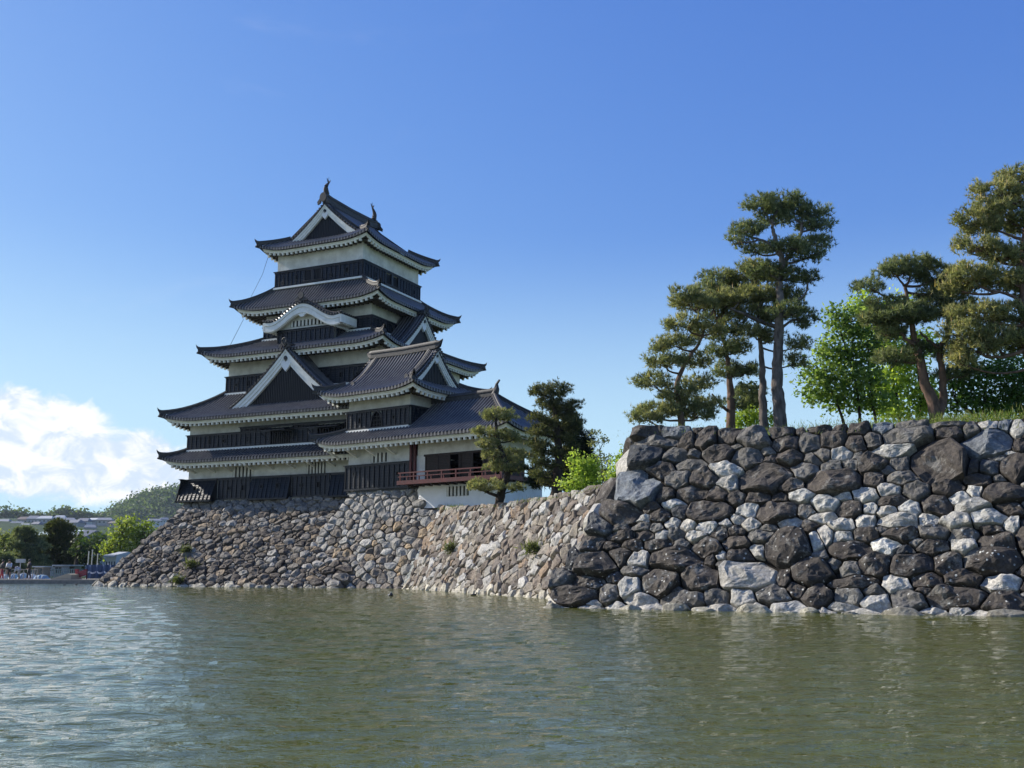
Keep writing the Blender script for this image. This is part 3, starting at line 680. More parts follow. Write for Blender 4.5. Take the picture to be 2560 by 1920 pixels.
# bell-shaped window
bw = MB(); arch = [(2.28, 11.22), (3.47, 11.22), (3.38, 11.7), (3.28, 12.1), (3.1, 12.33), (2.875, 12.45), (2.65, 12.33), (2.47, 12.1), (2.37, 11.7)]
bw.prism(arch, lambda a, b_, d: (a, d, b_), -.05, -.03); bo = bw.build('bell_window', M_VOID, tur)
fr = MB()
for i in range(len(arch)):
    p, q = arch[i], arch[(i + 1) % len(arch)]; fr.beam((p[0], -.14, p[1]), (q[0], -.14, q[1]), .1, .1)
for x in (2.6, 2.875, 3.15): fr.beam((x, -.09, 11.22), (x, -.09, 12.33), .04, .04)
for z in (11.5, 11.78, 12.05): fr.beam((2.4, -.09, z), (3.35, -.09, z), .03, .03)
fr.build('window_frame', M_BLACK, bo)
for x, tall in ((1.25, True), (4.55, False)): loophole(tur, (x, 0), (0, -1), 11.85, tall)
ft = lambda d: .27 * d + .13 * d * d
rt2 = Roof((-1.75, 7.6, -1.65, 6.65), (2.4, 3.45, 2.5, 2.5), lambda t: 13.62 + ft(4.15 * t), .45, 2.8, G=(-.25, 6.15), gax='x', tG=(1.6 / 4.15))
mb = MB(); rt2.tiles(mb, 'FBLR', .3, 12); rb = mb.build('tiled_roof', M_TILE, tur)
eave_parts(rt2, rb, 'FBLR', wall={'F': 1.7, 'B': 1.7, 'L': 1.8, 'R': 1.75})
rt2.hips(rb, t1=.36)
gable(rb, lambda w, o, z: (o, 2.5 + w, z), 2.65, lambda w: 13.62 + ft(4.15 - abs(w)) + .02, 6.3, 5.5, 14.2, th=.32, pendant=.62, setback=.4, ridge_h=.0001, ornament=False)
gable(rb, lambda w, o, z: (-o, 2.5 + w, z), 2.65, lambda w: 13.62 + ft(4.15 - abs(w)) + .02, .4, -.4, 14.2, th=.32, pendant=.62, setback=.4, ridge_h=.0001, ornament=False)
rg = MB(); rg.sweep([(-.75, 2.5, 17.5), (-.5, 2.5, 17.15), (-.2, 2.5, 17.0), (2.9, 2.5, 16.93), (6.1, 2.5, 17.0), (6.45, 2.5, 17.15), (6.7, 2.5, 17.6)], .34, .62, taper=[.15, .7, 1, 1, 1, .7, .15])
for x in (.35, 5.55):
    rg.sweep([(x, 2.5 - k * .42, 13.62 + ft(4.15 - k * .42) + .05) for k in range(0, 7)], .26, .26)
    q = 13.62 + ft(4.15 - 6 * .42); rg.prism([(.2 * cos(k * pi / 4), q + .2 + .25 * sin(k * pi / 4)) for k in range(8)], lambda a, b_, d, x=x: (x + a, d, b_), -.1, .1)
rg.build('main_ridge', M_TILE2, rb)

pav = thing('moon_viewing_pavilion', 'open pavilion with red lacquered balcony and white plaster base, beside the corner turret', 'pavilion', TO, -TH2)
w = MB(); w.box(7.2, 14.3, -.3, 3.9, 5.37, 7.0)
w.add([(7.2, -.3, 5.37), (7.2, -.3, 7.0), (6.75, -.1, 6.6), (6.95, 0, 6.0)], [(0, 1, 2, 3)]); w.build('plaster_base', M_WHITE2, pav)
bs = MB(); bs.box(7.22, 14.28, -.26, 3.85, 5.2, 5.365); bs.build('base_sill', M_BROWN, pav)
bar_window(pav, (9.5, -.3), (11.35, -.3), 6.08, 6.72, (0, -1), 6)
bl = MB(); bl.box(6.1, 14.75, -1.35, 3.9, 6.98, 7.16); bl.box(6.05, 14.8, -1.42, -1.28, 6.93, 7.2); bl.box(14.7, 14.83, -1.42, 3.95, 6.93, 7.2)
bal = bl.build('balcony_floor', M_RED, pav)
rl = MB()
for z, hh in ((7.72, .08), (7.46, .06)): rl.beam((6.1, -1.33, z), (15.05, -1.33, z), .09, hh); rl.beam((14.75, -1.6, z), (14.75, 3.9, z), .09, hh)
for i in range(8): x = lerp(6.3, 14.7, i / 7); rl.beam((x, -1.33, 7.15), (x, -1.33, 7.70), .09, .09)
for i in range(8): x = lerp(6.9, 14.3, i / 7); rl.beam((x, -1.33, 7.15), (x, -1.33, 7.46), .07, .07)
for i in range(6): y = lerp(-1.33, 3.85, i / 5); rl.beam((14.75, y, 7.15), (14.75, y, 7.70), .09, .09)
rl.build('railing', M_RED, bal)
for i in range(12): x = lerp(6.8, 14.6, i / 11); jo = MB(); jo.box(x - .08, x + .08, -1.2, 0, 6.82, 6.97); jo.build('joist', M_BROWN, bal)
for i in range(6): y = lerp(-.8, 3.7, i / 5); jo = MB(); jo.box(14.2, 14.85, y - .08, y + .08, 6.82, 6.97); jo.build('joist', M_BROWN, bal)
for x, y in ((6.16, -.12), (6.42, .0), (13.75, 4.0)): ps = MB(); ps.box(x - .085, x + .085, y - .085, y + .085, 7.16, 9.9); ps.build('post', M_RED if x < 8 else M_BROWN, pav)
w = MB(); w.box(6.65, 13.72, .02, .18, 9.02, 9.95); w.box(13.6, 13.76, .1, 4.1, 9.02, 9.95); w.box(6.3, 7.25, .08, .24, 7.16, 9.02); w.box(6.5, 13.7, 3.95, 4.1, 9.0, 9.95); w.build('plaster_wall', M_WHITE, pav)
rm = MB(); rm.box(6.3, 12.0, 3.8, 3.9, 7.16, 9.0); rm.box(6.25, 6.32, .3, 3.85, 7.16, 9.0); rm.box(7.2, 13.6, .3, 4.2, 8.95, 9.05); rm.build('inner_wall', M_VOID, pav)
def shutter(xa, xb, solid=True):
    s = MB(); s.box(xa, xb, .10, .14, 7.2, 9.0)
    for x in (xa + .04, xb - .04): s.box(x - .05, x + .05, .04, .1, 7.2, 9.0)
    for i in range(15): z = lerp(7.3, 8.85, i / 14); s.box(xa, xb, .06, .1, z - .028, z + .028)
    s.build('louvred_shutter', M_BROWN, pav)
for xa, xb in ((7.3, 8.32), (8.34, 9.36), (10.35, 11.3), (12.35, 13.35)): shutter(xa, xb)
lt = MB(); lt.box(7.2, 13.7, .0, .12, 8.9, 9.04)
for x in (9.42, 10.3, 11.36, 12.3): lt.box(x - .06, x + .06, .0, .12, 7.16, 8.9)
lt.box(13.6, 13.75, .1, 2.9, 8.9, 9.03); lt.box(13.62, 13.72, .1, 2.7, 7.16, 8.9); lt.build('door_frame', M_BROWN, pav)
rp = Roof((6.02, 15.45, -1.65, 5.7), (6.02, 11.4, 2.4, 2.4), lambda t: 10.15 + fz(4.05 * t), .50, 3.0, corners=('FR', 'BR'))
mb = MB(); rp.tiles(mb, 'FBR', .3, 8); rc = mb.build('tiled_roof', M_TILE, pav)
eave_parts(rp, rc, 'FBR', wall={'F': 1.7, 'B': 1.6, 'R': 1.7})
rp.hips(rc)
rg = MB(); rg.sweep([(5.9, 2.4, 12.95), (9, 2.4, 12.95), (11.2, 2.4, 13.0), (11.45, 2.4, 13.05)], .32, .55)
rg.tube([(11.45, 2.4, 13.1), (11.6, 2.4, 13.5), (11.62, 2.4, 13.85), (11.85, 2.4, 14.1)], [.26, .2, .1, .07], 8)
rg.build('main_ridge', M_TILE2, rc)
# ================================================================== stone walls
class Plane:
    """battered wall plane: foot point A, horizontal direction d, leaning back k metres per metre of height"""
    def __init__(s, A, B, k):
        s.A = Vector(A); D = Vector(B) - s.A; D.z = 0; s.d = D.normalized(); s.m = Vector((-s.d.y, s.d.x, 0)); s.k = k
        s.u = (s.m * k + Vector((0, 0, 1))); s.sl = s.u.length; s.u.normalize(); s.n = s.d.cross(s.u)  # points to the viewer side
    def P(s, a, w, o=0.0): return s.A + s.d * a + s.u * w + s.n * o
    def pix(s, u, v):
        r = ray(u, v); E = Vector((0, 0, EYE)); t = (s.A - E).dot(s.n) / r.dot(s.n); p = E + r * t - s.A
        return p.dot(s.d), p.dot(s.u)
def clip_poly(poly, nx, ny, c):
    """keep the side nx*x+ny*y<=c"""
    out = []; n = len(poly)
    for i in range(n):
        p = poly[i]; q = poly[(i + 1) % n]; fp = nx * p[0] + ny * p[1] - c; fq = nx * q[0] + ny * q[1] - c
        if fp <= 0: out.append(p)
        if (fp < 0) != (fq < 0) and fp != fq:
            t = fp / (fp - fq); out.append((p[0] + (q[0] - p[0]) * t, p[1] + (q[1] - p[1]) * t))
    return out
def stone_wall(name, PL, seeds, inside, topw, tone, parent, mat, N=14, rings=5, gap=.03, bulge=.5, an=1.3, rot=0.0, boxk=2.3, rough=.03, seed=1, round_=.0, tilt=.28, lower=-.35, fs=.8, leftf=None):
    """seeds: (s,w,r[,tone]) power diagram of field stones. an = horizontal stretch; rot = lean of the stones"""
    R = random.Random(seed); co_, so_ = cos(rot), sin(rot)
    pts = [(a * co_ + w * so_, -a * so_ + w * co_, rx, ry, t) for a, w, rx, ry, t in seeds]
    cell = max(p[2] for p in pts) * 2.2; grid = {}
    for i, p in enumerate(pts): grid.setdefault((int(p[0] // cell), int(p[1] // cell)), []).append(i)
    V = []; Fc = []; C = []
    for i, (x, y, rx, ry, tn) in enumerate(pts):
        bk = 1.2 if tn == 'C' else boxk; ph = R.uniform(0, 1); poly = [(x + rx * bk * R.uniform(.86, 1.1) * cos((k + ph) * 2 * pi / 9), y + ry * bk * R.uniform(.86, 1.1) * sin((k + ph) * 2 * pi / 9)) for k in range(9)]
        gx, gy = int(x // cell), int(y // cell)
        for ix in (-1, 0, 1):
            for iy in (-1, 0, 1):
                for j in grid.get((gx + ix, gy + iy), ()):
                    if j == i or len(poly) < 3: continue
                    X, Y, RX, RY, _ = pts[j]; dx, dy = X - x, Y - y
                    if abs(dx) > (rx + RX) * 2 or abs(dy) > (ry + RY) * 2: continue
                    d = sqrt(dx * dx + dy * dy) or 1e-6; ux, uy = dx / d, dy / d
                    ri = 1 / sqrt((ux / rx) ** 2 + (uy / ry) ** 2); rj = 1 / sqrt((ux / RX) ** 2 + (uy / RY) ** 2); f = ri / (ri + rj)
                    a1, b1 = ux / rx ** 2, uy / ry ** 2; l1 = sqrt(a1 * a1 + b1 * b1); a2, b2 = ux / RX ** 2, uy / RY ** 2; l2 = sqrt(a2 * a2 + b2 * b2)
                    nx_, ny_ = a1 / l1 + a2 / l2, b1 / l1 + b2 / l2; cxp, cyp = x + dx * f, y + dy * f
                    poly = clip_poly(poly, nx_, ny_, nx_ * cxp + ny_ * cyp)
        if len(poly) < 3: continue
        # back to wall coordinates
        q = []
        for px, py in poly:
            q.append((px * co_ - py * so_, px * so_ + py * co_))
        A_ = seeds[i][0]; tw = topw(A_); q = clip_poly(q, 0, 1, tw + R.uniform(-.05, .05)); q = clip_poly(q, 0, -1, -lower)
        if leftf: q = clip_poly(q, -1, 0, -(leftf(seeds[i][1]) + R.uniform(-.10, .06)))
        if len(q) < 3: continue
        ar = 0; cx = cy = 0
        for k in range(len(q)):
            x0, y0 = q[k]; x1, y1 = q[(k + 1) % len(q)]; cr = x0 * y1 - x1 * y0; ar += cr; cx += (x0 + x1) * cr; cy += (y0 + y1) * cr
        ar /= 2
        if abs(ar) < .004: continue
        cx /= 6 * ar; cy /= 6 * ar; size = sqrt(abs(ar))
        # outline: inset cell, corners cut a little, resampled to N points
        g = gap * R.uniform(.5, 1.6)
        per = sum(sqrt((q[k][0] - q[k - 1][0]) ** 2 + (q[k][1] - q[k - 1][1]) ** 2) for k in range(len(q))); inr = 2 * abs(ar) / per
        if inr < g * .6 + .02: continue
        sc_ = 1 - g * .5 / inr; q = [((px - cx) * sc_ + R.uniform(-.03, .03) * size, (py - cy) * sc_ + R.uniform(-.03, .03) * size) for px, py in q]
        cq = []; cut = .075 + round_
        for k in range(len(q)):
            p0 = q[k]; p1 = q[(k + 1) % len(q)]
            cq += [(p0[0] + (p1[0] - p0[0]) * cut, p0[1] + (p1[1] - p0[1]) * cut), (p1[0] + (p0[0] - p1[0]) * cut, p1[1] + (p0[1] - p1[1]) * cut)]
        while len(cq) < N:
            k = max(range(len(cq)), key=lambda k: (cq[k][0] - cq[(k + 1) % len(cq)][0]) ** 2 + (cq[k][1] - cq[(k + 1) % len(cq)][1]) ** 2)
            p0 = cq[k]; p1 = cq[(k + 1) % len(cq)]; j = R.uniform(.35, .65); wob = R.uniform(-.035, .03) * size
            mx_, my_ = p0[0] + (p1[0] - p0[0]) * j, p0[1] + (p1[1] - p0[1]) * j; ll = sqrt(mx_ * mx_ + my_ * my_) or 1
            cq.insert(k + 1, (mx_ * (1 + wob / ll), my_ * (1 + wob / ll)))
        NN = len(cq)
        bl = bulge * min(size, .9) * R.uniform(.7, 1.25); tx, ty = R.uniform(-tilt, tilt), R.uniform(-tilt * 1.1, tilt * .8); tx, ty = (tx * .2, ty * .2) if tn == 'C' else (tx, ty)
        fac = [(R.uniform(-1, 1), R.uniform(-1, 1), R.uniform(.75, 1.1)) for _ in range(3)]; off = Vector((R.uniform(0, 99), R.uniform(0, 99), R.uniform(0, 99)))
        base = len(V); tcol = tone(seeds[i], tn, R, A_, seeds[i][1])
        fr = [1.0] + [1 - (.015 + .985 * (k / (rings - .6)) ** 1.6) for k in range(rings)]
        for ri, f in enumerate(fr):
            for k in range(NN):
                lx, ly = cq[k][0] * f, cq[k][1] * f
                if ri == 0: o = -bl * .9 - .12 - (.28 if size < .8 else 0)
                else:
                    o = bl * (1 - .75 * f ** 14) * .85 + tx * lx + ty * ly
                    for fx, fy, fc in fac:
                        o = min(o, bl * fc * 1.05 - (fx * lx + fy * ly) * fs)
                    o = max(o, -bl * .35)
                    o += rough * size * mnoise.fractal(Vector((lx, ly, 0)) * (2.2 / size) + off, .9, 2.0, 4)
                V.append(tuple(PL.P(cx + lx, cy + ly, o))); C.append(tcol)
        V.append(tuple(PL.P(cx, cy, V and min(bl, bl * .9)))); C.append(tcol)
        # centre height = mean of last ring
        last = V[base + rings * NN: base + (rings + 1) * NN]; V[-1] = tuple(sum(p[j] for p in last) / NN for j in range(3))
        for ri in range(rings):
            for k in range(NN):
                a = base + ri * NN + k; b2 = base + ri * NN + (k + 1) % NN; Fc.append((a, b2, b2 + NN, a + NN))
        cidx = len(V) - 1
        for k in range(NN): Fc.append((base + rings * NN + k, base + rings * NN + (k + 1) % NN, cidx))
    me = bpy.data.meshes.new(name); me.from_pydata(V, [], Fc)
    ca = me.color_attributes.new('tone', 'FLOAT_COLOR', 'POINT'); ca.data.foreach_set('color', np.array([(c[0], c[1], c[2], 1) for c in C], dtype=np.float32).ravel())
    me.materials.append(mat); me.update(); o = bpy.data.objects.new(name, me); COL.objects.link(o); o.parent = parent
    return o
def fill_seeds(seeds, inside, s0, s1, w0, w1, rlo, rhi, n, an, R, k=.78):
    grid = {}; cell = max([rhi * 2.2] + [max(p[2], p[3]) * 1.3 for p in seeds])
    def addg(p): grid.setdefault((int(p[0] // cell), int(p[1] // cell)), []).append(p)
    for p in seeds: addg(p)
    for t in range(n):
        r = lerp(rhi, rlo, (t / n) ** .5) * R.uniform(.9, 1.1); a = R.uniform(s0, s1); w = R.uniform(w0, w1)
        if not inside(a, w): continue
        q = sqrt(an * R.uniform(.75, 1.5)); rx, ry = r * q, r / q; gx, gy = int(a // cell), int(w // cell); ok = True
        for ix in (-1, 0, 1):
            for iy in (-1, 0, 1):
                for p in grid.get((gx + ix, gy + iy), ()):
                    dx, dy = a - p[0], w - p[1]; d = dx * dx + dy * dy
                    if d < 1e-9: ok = False; break
                    e1 = sqrt((dx / rx) ** 2 + (dy / ry) ** 2); e2 = sqrt((dx / p[2]) ** 2 + (dy / p[3]) ** 2)
                    if 1 / e1 + 1 / e2 > 1 / k: ok = False; break
                if not ok: break
            if not ok: break
        if ok: p = (a, w, rx, ry, None); seeds.append(p); addg(p)
    return seeds
def backing(parent, polys, mat=M_EARTH):
    m = MB()
    for p in polys: m.add([tuple(x) for x in p], [tuple(range(len(p)))])
    return m.build('wall_core', mat, parent)

# ---- near wall -----------------------------------------------------
A0 = at(1370, 1515, 32.9); B0 = at(2560, 1538, 26.2)
NW = Plane((A0.x, A0.y, WZ), (B0.x, B0.y, WZ), .56)
near = thing('stone_rampart', 'near wall of big dark weathered fieldstones rising from the water on the right', 'stone wall', (0, 0, 0))
Z5 = """860,185,110,45,D;1090,185,115,45,B;1250,165,50,25,D;920,265,170,38,G;1165,265,60,50,D;840,385,125,75,K;1070,370,100,50,G;1220,360,50,40,G;1310,240,80,90,D;1480,215,90,65,D;1690,240,120,85,G;1400,360,115,70,D;1610,395,115,70,G;1870,190,90,50,D;1930,285,100,50,D;2100,270,80,65,G;1950,385,90,45,D;2150,385,80,50,G;960,480,120,60,D;1180,440,120,50,G;1460,480,120,55,L;1300,545,100,65,D;790,620,165,160,B;1100,550,90,60,G;1480,590,70,55,L;1770,560,195,110,D;1200,660,100,50,D;1400,670,70,50,D;1550,700,70,45,D;1000,680,60,50,D;2080,480,100,55,G;1960,610,90,45,D;1700,700,100,40,D;1870,690,60,35,D;2040,680,90,40,L;650,820,140,90,D;1330,800,160,85,D;1630,790,90,55,L;1840,800,160,80,D;960,840,70,45,D;1040,890,60,35,L;1550,860,60,35,L;1640,890,60,40,L;1310,920,85,40,L;500,920,95,70,K;640,920,50,25,D;820,910,60,30,G;930,920,50,35,G;1180,910,60,40,L;1460,890,50,30,L;1950,900,80,45,L;1080,980,60,40,G;1220,990,70,40,L;970,980,50,35,L;1540,945,60,40,D;1420,960,60,50,D;440,1050,75,65,D;660,990,90,35,D;830,985,70,35,D;1530,1040,100,45,D;1310,1080,120,70,D;950,1045,100,35,D;1120,1050,60,35,G;1940,1080,155,130,D;1700,1100,50,45,L;2170,1000,60,80,L;480,1200,165,90,D;640,1140,80,60,D;780,1170,70,50,L;1080,1170,200,90,D;1570,1140,100,50,D;1340,1180,45,45,D;215,1320,62,55,G;270,1180,50,60,K;390,1340,110,45,D;750,1260,100,35,G;960,1330,135,100,D;1250,1310,140,90,D;1630,1290,200,110,P;2110,1270,140,110,D;1910,1310,50,70,D;720,1370,75,75,L;280,1450,180,68,D;560,1430,65,70,G;800,1480,130,45,P;1130,1480,170,55,G;1400,1470,85,55,G;1590,1470,90,60,L;1830,1440,130,60,G;2000,1400,70,50,D;2150,1450,90,80,D"""
Z3 = """420,215,60,35,D;550,220,80,50,D;740,205,80,50,B;930,195,110,30,G;1200,190,140,25,G;1520,190,70,35,L;1630,190,45,30,B;1740,220,60,60,L;375,300,90,60,D;910,275,180,58,G;1230,250,100,45,D;1380,230,60,45,G;1500,325,200,95,B;1750,340,60,55,D;660,295,65,45,G;530,330,70,55,D;260,420,95,50,G;435,410,80,40,L;790,390,140,38,L;1160,470,210,160,D;650,475,100,70,D;860,480,60,45,G;350,500,80,40,G;490,480,55,30,G;1410,500,40,55,D;1520,505,75,50,K;1720,520,100,100,D;370,610,190,90,D;665,590,75,60,D;880,580,120,50,G;1440,600,100,50,D;1640,700,160,70,D;310,775,95,60,L;610,700,85,50,L;780,670,80,45,L;990,670,90,60,G;1220,660,110,60,D;800,755,100,35,D;1130,780,120,80,D;1300,730,90,50,L;1410,680,55,45,L;490,820,90,55,D;640,810,55,40,L;760,825,70,35,L;940,810,80,45,L;1380,790,120,50,L;300,870,85,35,L;440,925,95,50,L;600,900,75,50,L;850,900,150,60,L;1070,890,75,45,L;1270,900,110,45,L;1530,880,130,60,L;1690,810,80,40,D;280,1010,85,65,L;440,1015,70,35,L;600,1000,80,45,D;870,1000,120,45,D;1110,980,100,50,G;1330,1005,100,40,G;1550,970,70,40,D;1690,930,60,50,L;750,1090,95,55,W;1120,1090,110,40,D;1320,1080,90,50,L;1590,1050,120,60,D;490,1125,150,70,D;680,1215,110,75,D;940,1230,150,75,D;1210,1210,90,80,D;1570,1190,200,90,D;520,1365,190,45,D;830,1370,100,55,L;500,1250,60,55,G;1060,1340,110,50,D;1320,1330,120,50,D;1610,1360,140,65,L;660,1415,70,35,G;690,1510,100,70,L;920,1490,130,70,G;1280,1460,215,80,D;1640,1510,160,70,D;430,1545,130,26,P;1090,1570,100,24,P;500,1460,80,50,G"""
TONES = {'D': (.060, .052, .045), 'G': (.115, .11, .10), 'B': (.125, .14, .155), 'K': (.05, .054, .058), 'L': (.39, .38, .345), 'P': (.34, .33, .30), 'W': (.56, .55, .50)}
seedsN = []
for txt, ox, oy, scl in ((Z5, 1340, 1020, 3.072), (Z3, 1960, 1000, 2.963)):
    for it in txt.split(';'):
        x, y, rx, ry, t = it.split(','); x, y, rx, ry = map(float, (x, y, rx, ry)); u = ox + x / scl; v = oy + y / scl
        a, w = NW.pix(u, v); a2, _ = NW.pix(u + rx / scl, v); _, w2 = NW.pix(u, v - ry / scl)
        seedsN.append((a, w, abs(a2 - a) * 1.0, abs(w2 - w) * 1.0, t))
LEFT = [NW.pix(*p) for p in ((1369, 1530), (1369, 1515), (1376, 1472), (1389, 1448), (1415, 1424), (1420, 1394), (1450, 1370), (1459, 1345), (1470, 1303), (1503, 1280), (1522, 1258), (1535, 1231), (1552, 1189), (1574, 1160), (1573, 1127), (1579, 1098), (1584, 1069), (1584, 1050))]
TOPN = [NW.pix(*p) for p in ((1570, 1064), (1700, 1066), (1850, 1070), (1960, 1071), (2060, 1065), (2200, 1058), (2400, 1055), (2560, 1050))]
def interp(tab, x, ix=0, iy=1):
    tab = sorted(tab, key=lambda p: p[ix])
    if x <= tab[0][ix]: return tab[0][iy]
    for p, q in zip(tab, tab[1:]):
        if x <= q[ix]: return lerp(p[iy], q[iy], (x - p[ix]) / max(1e-9, q[ix] - p[ix]))
    p, q = tab[-2], tab[-1]; return q[iy]
topN = lambda a: interp(TOPN, a)
leftN = lambda w: interp(LEFT, w, 1, 0)
SMAX = NW.pix(2560, 1400)[0] + 9
insN = lambda a, w: a > leftN(w) + .12 and w < topN(a) - .06 and w > -.25
R_ = random.Random(3)
fill_seeds(seedsN, insN, -.5, SMAX, -.3, 8, .11, .48, 30000, 1.5, R_, 1.0)
def toneN(sd, tn, R, a, w):
    z = w / NW.sl
    if tn is None:
        pl = .62 if 2.3 < z < 3.7 and a > 2 else .25
        tn = R.choices('DGLKP', (1 - pl, .5, pl * .6, .2, .1))[0]
        if z < .25: tn = 'P'
    c = TONES[tn]; k = R.uniform(.85, 1.2); h = R.uniform(-.02, .02)
    return (c[0] * k * (1 + h), c[1] * k, c[2] * k * (1 - h))
stone_wall('fieldstone_face', NW, seedsN, insN, topN, toneN, near, M_STONE_NEAR, N=22, rings=8, gap=.028, bulge=.34, an=1.25, rough=.12, seed=4, fs=.45, leftf=leftN)
# loose pale stones along the foot of the near wall
R_ = random.Random(9); foot = []; a = .1
while a < SMAX:
    r = R_.uniform(.16, .55) ; foot.append((a + r, R_.uniform(-.16, .02), r * 1.2, r * .5, 'P')); a += r * 1.9 + (R_.uniform(.2, .9) if R_.random() < .35 else 0)
NWf = Plane(NW.A - NW.m * .34, NW.A - NW.m * .34 + NW.d, .4)
stone_wall('footing_stones', NWf, foot, None, lambda a: .26, lambda sd, tn, R, a, w: (lambda k: (.28 * k, .265 * k, .215 * k))(R.uniform(.7, 1.25)), near, M_STONE_NEAR, N=16, rings=5, gap=.04, bulge=.6, rough=.06, seed=8, boxk=1.1)
# return face at the corner, running away from the camera
A1 = NW.P(0, 0); SIDE = Plane(A1 + Vector((2.9, 12.5, 0)), A1, .47)
sd_ = []
insS = lambda a, w: 0 < a < 12.2 - w * .56 and -.2 < w < 6.1
fill_seeds(sd_, insS, 0, 12.5, -.2, 6.3, .25, .5, 3000, 1.25, random.Random(5), 1.0)
stone_wall('fieldstone_side', SIDE, sd_, insS, lambda a: 5.9 * SIDE.sl, toneN, near, M_STONE_NEAR, N=14, rings=4, gap=.05, bulge=.5, an=1.25, rough=.05, seed=14)
LW = [p for p in LEFT if p[1] >= -.2]
core = [[NW.P(max(leftN(w0), leftN(w1)) + .55, w0, -.14), NW.P(SMAX, w0, -.14), NW.P(SMAX, w1, -.14), NW.P(max(leftN(w0), leftN(w1)) + .55, w1, -.14)] for w0, w1 in [(-.5 + i * .35, -.15 + i * .35) for i in range(19)] if w1 < 6.55]
backing(near, core + [[SIDE.P(0, -.5, -.15), SIDE.P(11.7, -.5, -.15), SIDE.P(10.2, 6.4, -.15), SIDE.P(0, 6.4, -.15)]])

# ---- middle wall (faces left, brightly lit) --------------------------
MWL = Plane((-7.06, 68, WZ), (1.5, 43.3, WZ), .5)
midw = thing('stone_rampart', 'sunlit middle wall of tan and grey fieldstones between the pavilion and the near dark wall', 'stone wall')
cF = MWL.pix(1010, 1469); cT = MWL.pix(1091, 1264)
TOPM = [MWL.pix(*p) for p in ((1091, 1263), (1130, 1267), (1235, 1260), (1351, 1243), (1392, 1236), (1450, 1226), (1500, 1212), (1540, 1197))]
topM = lambda a: interp(TOPM, a) if a < TOPM[-1][0] else TOPM[-1][1]
leftM = lambda w: lerp(cF[0], cT[0], max(0, w) / cT[1])
SM = 35.0
insM = lambda a, w: leftM(w) + .1 < a < SM and -.2 < w < topM(a) - .05
sm = []
for i in range(14): sm.append((leftM(i * .42 + .1) + .2 + .12 * (i % 2), i * .42 + .1, .42, .30, 'C'))
fill_seeds(sm, insM, -.5, SM, -.2, 7, .09, .34, 60000, 1.2, random.Random(21), 1.0)
def toneM(sd, tn, R, a, w):
    if tn == 'C': c = (.34, .36, .34)
    else: c = R.choices([(.25, .22, .18), (.19, .155, .125), (.31, .295, .265), (.42, .41, .385), (.28, .205, .14), (.13, .11, .095)], (28, 22, 20, 12, 8, 18))[0]
    k = R.uniform(.7, 1.05); z = w / MWL.sl
    if z < .18: c = (.45, .42, .34)
    return tuple(x * k for x in c)
stone_wall('fieldstone_face', MWL, sm, insM, topM, toneM, midw, M_STONE, N=13, rings=4, gap=.035, bulge=.32, an=1.2, rot=radians(18), rough=.12, seed=31, fs=.5, tilt=.24, leftf=leftM)
backing(midw, [[MWL.P(cF[0] + .05, -.4, -.14), MWL.P(SM, -.4, -.14), MWL.P(SM, TOPM[-1][1] - .5, -.14), MWL.P(TOPM[5][0], TOPM[5][1] - .3, -.14), MWL.P(TOPM[2][0], TOPM[2][1] - .3, -.14), MWL.P(cT[0] + .05, cT[1] - .1, -.14)]])
ENDP = Plane(MWL.P(cF[0], 0) + Vector((4.5, 1.3, 0)), MWL.P(cF[0], 0), .30)
se = []; insE = lambda a, w: 0 < a < 4.2 - .56 * w and -.2 < w < 5.2
fill_seeds(se, insE, 0, 4.6, -.2, 5.3, .2, .36, 900, 1.2, random.Random(6), 1.0)
stone_wall('fieldstone_side', ENDP, se, insE, lambda a: 5.3, toneM, midw, M_STONE, N=12, rings=4, gap=.035, bulge=.5, an=1.2, seed=33)

# ---- keep base ------------------------------------------------------
def kl(x, y, z=0): c, s_ = cos(TH1), sin(TH1); return Vector((KC[0] + x * c + y * s_, KC[1] - x * s_ + y * c, z))
def tl(x, y, z=0): c, s_ = cos(TH2), sin(TH2); return Vector((TO[0] + x * c + y * s_, TO[1] - x * s_ + y * c, z))
KB = Plane(kl(-13.0, -14.9, WZ), kl(10, -14.9, WZ), .98)
kbase = thing('stone_rampart', 'long sloping stone base of dark rough fieldstones under the castle keep', 'stone wall')
KLX = [KB.pix(*p) for p in ((235, 1469), (253, 1448), (299, 1405), (331, 1380), (367, 1344), (402, 1317), (428, 1296), (462, 1260))]
topK = lambda a: 6.62 * KB.sl
leftK = lambda w: interp(KLX, w, 1, 0)
SK = 22.6
insK = lambda a, w: leftK(w) + .12 < a < SK - w * .05 and -.2 < w < topK(a) - .05
sk_ = []
for i in range(19): sk_.append((leftK(i * .5 + .1) + .30 + .16 * (i % 2), i * .5 + .1, .5, .34, 'C'))
fill_seeds(sk_, insK, -1, SK, -.2, 9.5, .085, .36, 80000, 1.35, random.Random(41), 1.0)
def toneK(sd, tn, R, a, w):
    z = w / KB.sl; d = max(0, min(1, (a - 2) / 12 * .6 + z / 9))
    c = R.choices([(.075, .062, .053), (.115, .095, .078), (.18, .165, .145), (.29, .28, .26), (.26, .20, .135)], (34 - 22 * d, 26, 16 + 10 * d, 7 + 6 * d, 3 + 12 * d * (1 if .35 < z / 6.6 < .75 and a > 9 else .2)))[0]
    if tn == 'C': c = (.10, .09, .08)
    if z > 5.6: c = (.27, .25, .225)
    if z < .16: c = (.36, .34, .28)
    k = R.uniform(.6, 1.0); return tuple(x * k for x in c)
stone_wall('fieldstone_face', KB, sk_, insK, topK, toneK, kbase, M_STONE, N=13, rings=4, gap=.03, bulge=.32, an=1.35, rot=radians(-14), rough=.12, seed=43, fs=.5, tilt=.24, leftf=leftK)
KL2 = Plane(kl(-11.9, 14, WZ), kl(-12.65, -14.9, WZ), .56)
